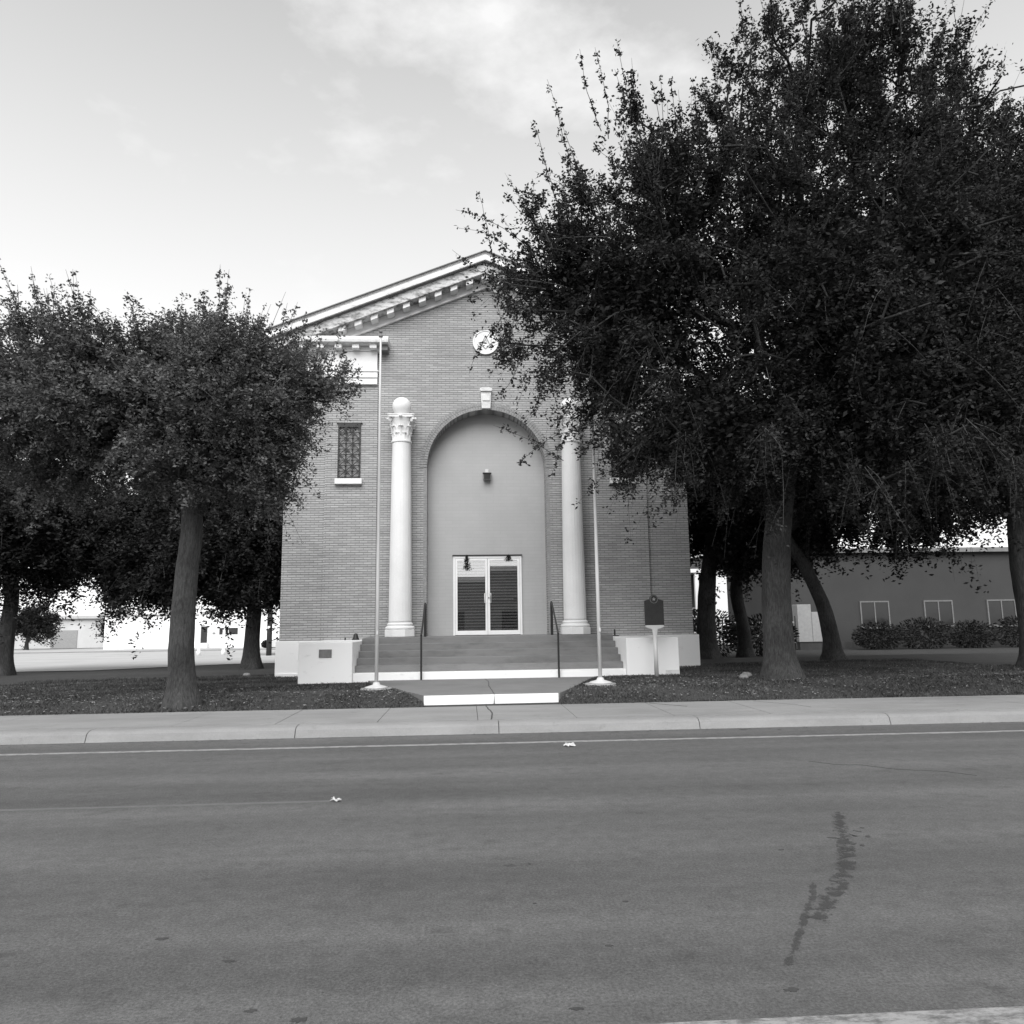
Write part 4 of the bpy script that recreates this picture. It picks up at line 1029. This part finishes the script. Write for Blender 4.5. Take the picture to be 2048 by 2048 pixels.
tree('oak_tree', 'second lawn oak at the far right, standing beside the huge one', (13.2, 17.0, gz(13, 17)),
     [(13.2, 17, 1.5), (13.1, 17, 3.0), (13.2, 17, 5.0)], .3,
     [(13.0, 16.8, 9.6, 3.2, 3.0, 3.8), (13.4, 16.6, 6.2, 3.0, 3, 1.8)],
     700, 7, 49, 44, 'leaf', (.035, .06), up=.9, droop=.5, twl=(.4, .8), shell=.5, clump=.06, group='trees on the front lawn')

# hanging leaf sprays on the door head
for (x, w, h, lab) in ((.0, .15, .42, 'dark dried leaf spray hanging over the left door leaf'), (1.20, .16, .16, 'short dark leaf spray at the top of the right door leaf')):
    hp = thing('leaf_spray', lab, 'decoration', (x, 21.60, 3.5), 'leaf sprays on the door head')
    r = np.random.default_rng(int(w*1000)); k = 420 if h > .3 else 200
    u = r.uniform(0, 1, k); ww = (.25+.75*u) if h > .3 else (.2+.9*u)
    P_ = np.stack([x+r.normal(0, .42, k)*w*ww, 21.60+r.normal(0, .02, k), 3.57-u*h], 1)
    leaf_mesh('leaves', P_, r.uniform(.012, .028, k), r.uniform(0, .6, k), 'leaf', hp, 5)
    obj('hook', MB().tube([(x, 21.60, 3.60), (x, 21.60, 3.4)], .006, 5), 'black', hp)

# ------------------------------------------------------------------ background things
# utility pole
up = thing('utility_pole', 'dark wooden utility pole in the parking lot between the trunk and the hall', 'pole', (-11.75, 46, gz(-11.7, 46)))
obj('pole', MB().lathe(-11.75, 46, [(.16, gz(0, 46)-.1), (.15, 3), (.13, 8), (.11, 12)], 14), 'wood', up, smooth=True)
obj('crossarm', MB().box(-12.9, -10.6, 45.82, 45.94, 11.2, 11.35), 'wood', up)
obj('tag_plate', MB().box(-11.83, -11.68, 45.82, 45.85, 1.5, 1.68), 'white', up)
for (x, lab) in ((-17.2, 'thin white lamp post in the parking lot, the left one near the dark doorway'), (-15.65, 'thin white lamp post in front of the wide window of the white building')):
    lp = thing('lamp_post', lab, 'lamp post', (x, 50, gz(-12, 50)), 'lamp posts in the parking lot')
    zz = gz(-12, 50)
    obj('pole', MB().lathe(x, 50, [(.13, zz), (.13, zz+.3), (.09, zz+.32), (.07, 6.0)], 12), 'alu', lp, smooth=True)
    obj('lamp_head', MB().extr([(x-.08, 6.0), (x+.9, 6.12), (x+.95, 6.25), (x-.08, 6.15)], 49.85, 50.15), 'alu', lp, bev=.01)
# white building at the far side of the lot
wz = -.62
wb = thing('white_building', 'low white gabled building across the parking lot with dark door and windows', 'building', (-30, 95, wz))
obj('wall', MB().extr([(-44, wz-.3), (-14, wz-.3), (-14, 3.4), (-26.5, 5.6), (-32.2, 3.2), (-44, 3.2)], 95, 110), 'houseWhite', wb)
obj('roof', MB().extr([(-14, 3.45), (-26.5, 5.65), (-32.4, 3.25), (-44, 3.25), (-44, 3.4), (-32.4, 3.4), (-26.5, 5.85), (-13.6, 3.6)][::-1], 94.8, 110.3), 'oppband', wb)
dd = obj('door', MB().box(-32.65, -31.75, 94.93, 95.0, -.15, 1.85), 'glassdark', wb)
obj('step', MB().box(-32.8, -31.5, 94.2, 94.99, wz-.2, -.15), 'houseWhite', wb)
for x0, x1, z0, z1 in ((-30.3, -28.1, .82, 1.62), (-27.05, -26.6, .85, 1.65)):
    wn = obj('window', MB().box(x0, x1, 94.94, 95.0, z0, z1), 'glassdark', wb)
    obj('frame', MB().box(x0-.06, x1+.06, 94.92, 94.999, z0-.08, z0-.001), 'alu', wn)
    obj('mullion', MB().box((x0+x1)/2-.03, (x0+x1)/2+.03, 94.92, 94.939, z0, z1), 'alu', wn)
obj('wall_light', MB().box(-31.1, -30.8, 94.85, 94.99, .95, 1.1), 'slate', wb)
lw_ = thing('warehouse', 'long low pale warehouse far left beyond the parking lot', 'building', (-90, 125, -1.5))
obj('wall', MB().box(-190, -47, 125, 140, -2.5, 3.4), 'farwall', lw_)
obj('roof', MB().box(-190.5, -46.5, 124.5, 140.5, 3.401, 3.9), 'oppband', lw_)
for k in range(9): obj('door', MB().box(-66-12*k, -62-12*k, 124.9, 124.999, -1.6, 1.6), 'medal', lw_)
# parked car (mostly hidden by the hall)
def car(x0, y0, z0):
    c = thing('parked_car', 'pale parked car in the lot, mostly hidden behind the hall corner', 'car', (x0, y0, z0))
    prof = [(0, .35), (.02, .75), (.35, .88), (.95, .95), (1.5, 1.38), (2.7, 1.42), (3.5, 1.0), (4.2, .9), (4.4, .7), (4.42, .35)]
    obj('body', MB().extr([(x0+a, z0+b) for a, b in prof], y0, y0+1.75), 'carpaint', c, bev=.05)
    obj('side_glass', MB().extr([(x0+1.15, z0+.97), (x0+3.3, z0+.99), (x0+2.65, z0+1.33), (x0+1.58, z0+1.31)], y0-.012, y0-.002), 'glassdark', c)
    for wx in (.85, 3.5):
        for wy in (y0-.02, y0+1.6):
            w = obj('wheel', MB().tube([(x0+wx, wy, z0+.32), (x0+wx, wy+.18, z0+.32)], .32, 20), 'tyre', c)
            obj('rim', MB().tube([(x0+wx, wy-.012, z0+.32), (x0+wx, wy-.002, z0+.32)], .19, 14), 'galv', w)
    obj('headlight', MB().box(x0+.0, x0+.2, y0-.015, y0+.3, z0+.62, z0+.76), 'glassdark', c)
    obj('bumper', MB().box(x0-.08, x0+.3, y0+.02, y0+1.73, z0+.3, z0+.5), 'glassdark', c, bev=.03)
car(-14.6, 57.0, gz(-12, 57)+.02)
hb = None
def shrub(x, y, s, seed, label):
    t = thing('shrub', label, 'shrub', (x, y, gz(x, y)), None); r = np.random.default_rng(seed); k = 2600
    d = r.normal(size=(k, 3)); d /= np.linalg.norm(d, axis=1)[:, None]; d *= (r.uniform(size=k)**.4)[:, None]
    P_ = np.array([x, y, gz(x, y)+s*.55])+d*np.array([s, s, s*.6])
    leaf_mesh('foliage', P_, r.uniform(.05, .09, k), r.uniform(0, 1, k), 'leaf', t, seed)
    obj('stem', MB().tube([(x, y, gz(x, y)-.05), (x, y, gz(x, y)+s*.6)], [.05, .02], 6), 'bark', t)
for i, (x, y, lab) in enumerate(((-58, 104, 'distant round tree left of the white building, the tallest one'), (-50, 112, 'small distant tree close to the left end of the white building'), (-70, 100, 'distant tree farthest left beyond the lot'))):
    z = gz(x, y); h = (6.5, 5.0, 5.8)[i]
    tree('distant_tree', lab, (x, y, z), [(x, y, z+1), (x+.2, y, z+2), (x, y, z+3)], .25, [(x, y, z+h*.6, h*.5, h*.5, h*.36), (x+1.6, y, z+h*.5, h*.35, h*.35, h*.28)], 120, 5, 21, 70+i, 'leaf', (.12, .2), up=.3, droop=.3, twl=(.5, 1.), shell=.6, clump=.2, group='distant trees beyond the lot', shoots=0, gap=-9)
shrub(-21.5, 84, .8, 3, 'low shrub against the white building beyond the utility pole')
# right: grey building, white panel, fence, porch house, white house
gb = thing('grey_building', 'dark grey building wall behind the forked tree at right', 'building', (21, 40, 0))
obj('wall', MB().box(17.55, 34, 40, 50, -.2, 5.2), 'greyWall', gb)
obj('roof', MB().box(17.3, 34.3, 39.7, 50.3, 5.205, 5.45), 'roof', gb)
obj('base_course', MB().box(17.5, 34.02, 39.9, 39.999, -.2, .42), 'wood', gb)
for x in (21.4, 25.0, 28.6):
    w_ = obj('window', MB().box(x, x+1.5, 39.93, 39.999, 1.2, 2.5), 'glassdark', gb); obj('sill', MB().box(x-.1, x+1.6, 39.86, 39.999, 1.08, 1.199), 'slate', w_)
    obj('frame', MB().box(x-.07, x-.001, 39.9, 39.999, 1.2, 2.57).box(x+1.501, x+1.57, 39.9, 39.999, 1.2, 2.57).box(x, x+1.5, 39.9, 39.999, 2.501, 2.57).box(x+.72, x+.78, 39.9, 39.929, 1.2, 2.5), 'slate', w_)
pn = thing('utility_cabinet', 'stepped pale utility cabinet against the grey wall at right', 'cabinet', (18.2, 39.4, .3))
obj('tall_unit', MB().box(17.5, 18.25, 39.2, 39.85, .45, 2.42), 'medal', pn, bev=.02)
obj('low_unit', MB().box(18.255, 18.9, 39.2, 39.85, .45, 2.02), 'medal', pn, bev=.02)
obj('door_seam', MB().box(18.24, 18.262, 39.19, 39.2, .5, 2.0), 'slate', pn)
obj('stand', MB().box(17.55, 18.85, 39.25, 39.8, -.05, .449), 'wood', pn)
fc = thing('picket_fence', 'open picket fence with two rails beside the grey building', 'fence', (15, 39, .1))
for z in (1.45, .78, .42): obj('rail', MB().box(11.5, 17.3, 39.04, 39.10, z, z+.09), 'medal', fc)
for k in range(30):
    x = 11.6+.195*k; obj('picket', MB().box(x-.03, x+.03, 39.0, 39.035, .12, 1.82), 'wood', fc)
for i, x in enumerate((21.0, 23.4, 26.0, 28.7)):
    shrub(x, 37.8, 1.25+.15*(i % 2), 60+i, ('shrub in front of the grey building, the one nearest the cabinet', 'shrub in front of the grey building, second from the cabinet', 'shrub in front of the grey building, third from the cabinet', 'shrub in front of the grey building, farthest from the cabinet')[i])
shrub(9.7, 30.5, 1.7, 81, 'tall dark bush between the two rear trunks right of the hall')
shrub(12.2, 31.0, 1.5, 82, 'dark bush beside the rear trunks, close to the picket fence')
wh = thing('white_house', 'white gabled house far behind the fence at right', 'building', (23, 62, -.3))
obj('wall', MB().extr([(17.5, -.5), (26.5, -.5), (26.5, 3.9), (22, 6.4), (17.5, 3.9)], 62, 72), 'houseWhite', wh)
obj('roof', MB().extr([(17.0, 3.7), (22, 6.55), (27, 3.7), (27, 3.95), (22, 6.8), (17, 3.95)][::-1], 61.6, 72.4), 'roof', wh)
w_ = obj('window', MB().box(19.4, 20.4, 61.93, 61.999, .8, 2.2), 'glassdark', wh); obj('sill', MB().box(19.3, 20.5, 61.9, 61.999, .7, .799), 'alu', w_)
ph = thing('porch_house', 'pale two-storey house with flat porch roof seen past the hall corner', 'building', (14.5, 52, 0))
obj('wall', MB().box(12.5, 17.2, 53.5, 62, -.4, 6.2), 'greyWall', ph)
obj('porch_roof', MB().box(12.2, 17.0, 51, 53.49, 4.95, 5.2), 'houseWhite', ph)
for x in (12.6, 14.0, 15.85): obj('porch_post', MB().box(x-.13, x+.13, 51.1, 51.36, -.2, 4.949), 'houseWhite', ph)
for (x0, x1, z0, z1) in ((13.0, 13.8, 1.0, 2.6), (14.9, 15.6, 1.0, 2.6), (16.1, 16.8, 1.0, 2.6)):
    w_ = obj('window', MB().box(x0, x1, 53.42, 53.499, z0, z1), 'oppband', ph); obj('pane', MB().box(x0+.08, x1-.08, 53.40, 53.419, z0+.08, z1-.08), 'glassdark', w_)
obj('porch_rail', MB().box(12.2, 17.0, 51.0, 51.08, .8, .95).box(12.2, 17.0, 51.0, 51.08, 1.75, 2.0), 'houseWhite', ph)
# across the street, seen only in the door glass
for (x0, x1, h, lab) in ((-16, 1.6, 5.2, 'long low shop building across the street, seen mirrored in the left pane'), (1.62, 20, 6.0, 'taller shop building across the street, seen mirrored in the right pane')):
    ob = thing('shop_building', lab, 'building', ((x0+x1)/2, -14, 0), 'buildings across the street')
    obj('wall', MB().box(x0, x1, -24, -14, 0, h-.4), 'opp', ob)
    obj('parapet', MB().box(x0, x1, -24, -13.85, h-.395, h), 'oppband', ob)
    k = x0+1
    while k+2 < x1:
        obj('window', MB().box(k, k+2, -14.0, -13.95, .5, 2.6), 'glassdark', ob); k += 3.2

# ------------------------------------------------------------------ camera
F = 1500.0; pitch, yaw, roll = (math.radians(a) for a in (8.5, 3.5, .8))
fwd = Vector((math.sin(yaw)*math.cos(pitch), math.cos(yaw)*math.cos(pitch), math.sin(pitch)))
r0 = Vector((math.cos(yaw), -math.sin(yaw), 0)); u0 = r0.cross(fwd)
rt = r0*math.cos(roll)-u0*math.sin(roll); upv = r0*math.sin(roll)+u0*math.cos(roll)
cd = bpy.data.cameras.new('camera'); cam = bpy.data.objects.new('camera', cd); COL.objects.link(cam)
m3 = Matrix((rt, upv, -fwd)).transposed(); cam.matrix_world = Matrix.Translation((0, 0, 1.6)) @ m3.to_4x4()
cd.sensor_width = 36; cd.lens = 36*F/2048; cd.clip_end = 5000; cd.clip_start = .05
scene.camera = cam

# ------------------------------------------------------------------ light and sky
EL = math.radians(47)      # soft sun behind the camera
CLOUD = (1.35, .2, .55)
_c = (fwd+rt*((1000-1024)/F)-upv*((130-1024)/F)).normalized(); CDIR = tuple(_c)
world = bpy.data.worlds.new('World'); scene.world = world; world.use_nodes = True
nt = world.node_tree; nt.nodes.clear()
wo = N(nt, 'ShaderNodeOutputWorld'); bg = N(nt, 'ShaderNodeBackground'); sky = N(nt, 'ShaderNodeTexSky')
sky.sky_type = 'NISHITA'; sky.sun_disc = False; sky.sun_elevation = EL
sky.air_density = 1.4; sky.dust_density = 4.0
bw = N(nt, 'ShaderNodeRGBToBW'); nt.links.new(sky.outputs[0], bw.inputs[0])
tc = N(nt, 'ShaderNodeTexCoord')
mp = N(nt, 'ShaderNodeMapping'); mp.inputs['Scale'].default_value = (1, 1, 1.9); mp.inputs['Rotation'].default_value = (0, .35, 0); mp.inputs['Location'].default_value = CLOUD
nt.links.new(tc.outputs['Generated'], mp.inputs[0])
n1 = noise(nt, mp.outputs[0], 6.5, 7, .55)
vd = N(nt, 'ShaderNodeVectorMath', operation='SUBTRACT'); nt.links.new(tc.outputs['Generated'], vd.inputs[0]); vd.inputs[1].default_value = CDIR
vs_ = N(nt, 'ShaderNodeVectorMath', operation='MULTIPLY'); nt.links.new(vd.outputs[0], vs_.inputs[0]); vs_.inputs[1].default_value = (1.0, 1.0, 1.9)
vl = N(nt, 'ShaderNodeVectorMath', operation='LENGTH'); nt.links.new(vs_.outputs[0], vl.inputs[0])
fall = ramp(nt, vl.outputs['Value'], [(.0, .75), (.30, 0.)])
cl = ramp(nt, mix(nt, n1, fall, .30), [(.42, 0.0), (.62, .85)])
# veil of thin high cloud: even, brighter towards the horizon
sx = N(nt, 'ShaderNodeSeparateXYZ'); nt.links.new(tc.outputs['Generated'], sx.inputs[0])
veil = N(nt, 'ShaderNodeMapRange'); nt.links.new(sx.outputs[2], veil.inputs[0])
veil.inputs[1].default_value = 0.0; veil.inputs[2].default_value = .72; veil.inputs[3].default_value = 6.6; veil.inputs[4].default_value = 2.3
val = mix(nt, bw.outputs[0], veil.outputs[0], .85)
val = mix(nt, val, 4.2, cl)
nt.links.new(val, bg.inputs[0]); bg.inputs['Strength'].default_value = .10
nt.links.new(bg.outputs[0], wo.inputs[0])
sd = bpy.data.lights.new('sun', 'SUN'); so = bpy.data.objects.new('sun', sd); COL.objects.link(so)
sd.energy = 1.5; sd.angle = math.radians(50); sd.color = (1, 1, 1)
# direction towards the sun: behind and left of the camera
SA = math.radians(-10)
sdir = Vector((math.sin(SA)*math.cos(EL), -math.cos(SA)*math.cos(EL), math.sin(EL)))
so.rotation_euler = sdir.to_track_quat('Z', 'Y').to_euler()
sky.sun_rotation = math.atan2(sdir.x, sdir.y)
scene.view_settings.view_transform = 'Standard'; scene.view_settings.look = 'None'
scene.view_settings.exposure = 1.3; scene.view_settings.gamma = 1
scene.cycles.max_bounces = 6; scene.cycles.diffuse_bounces = 3; scene.cycles.transparent_max_bounces = 8
scene.cycles.use_denoising = True
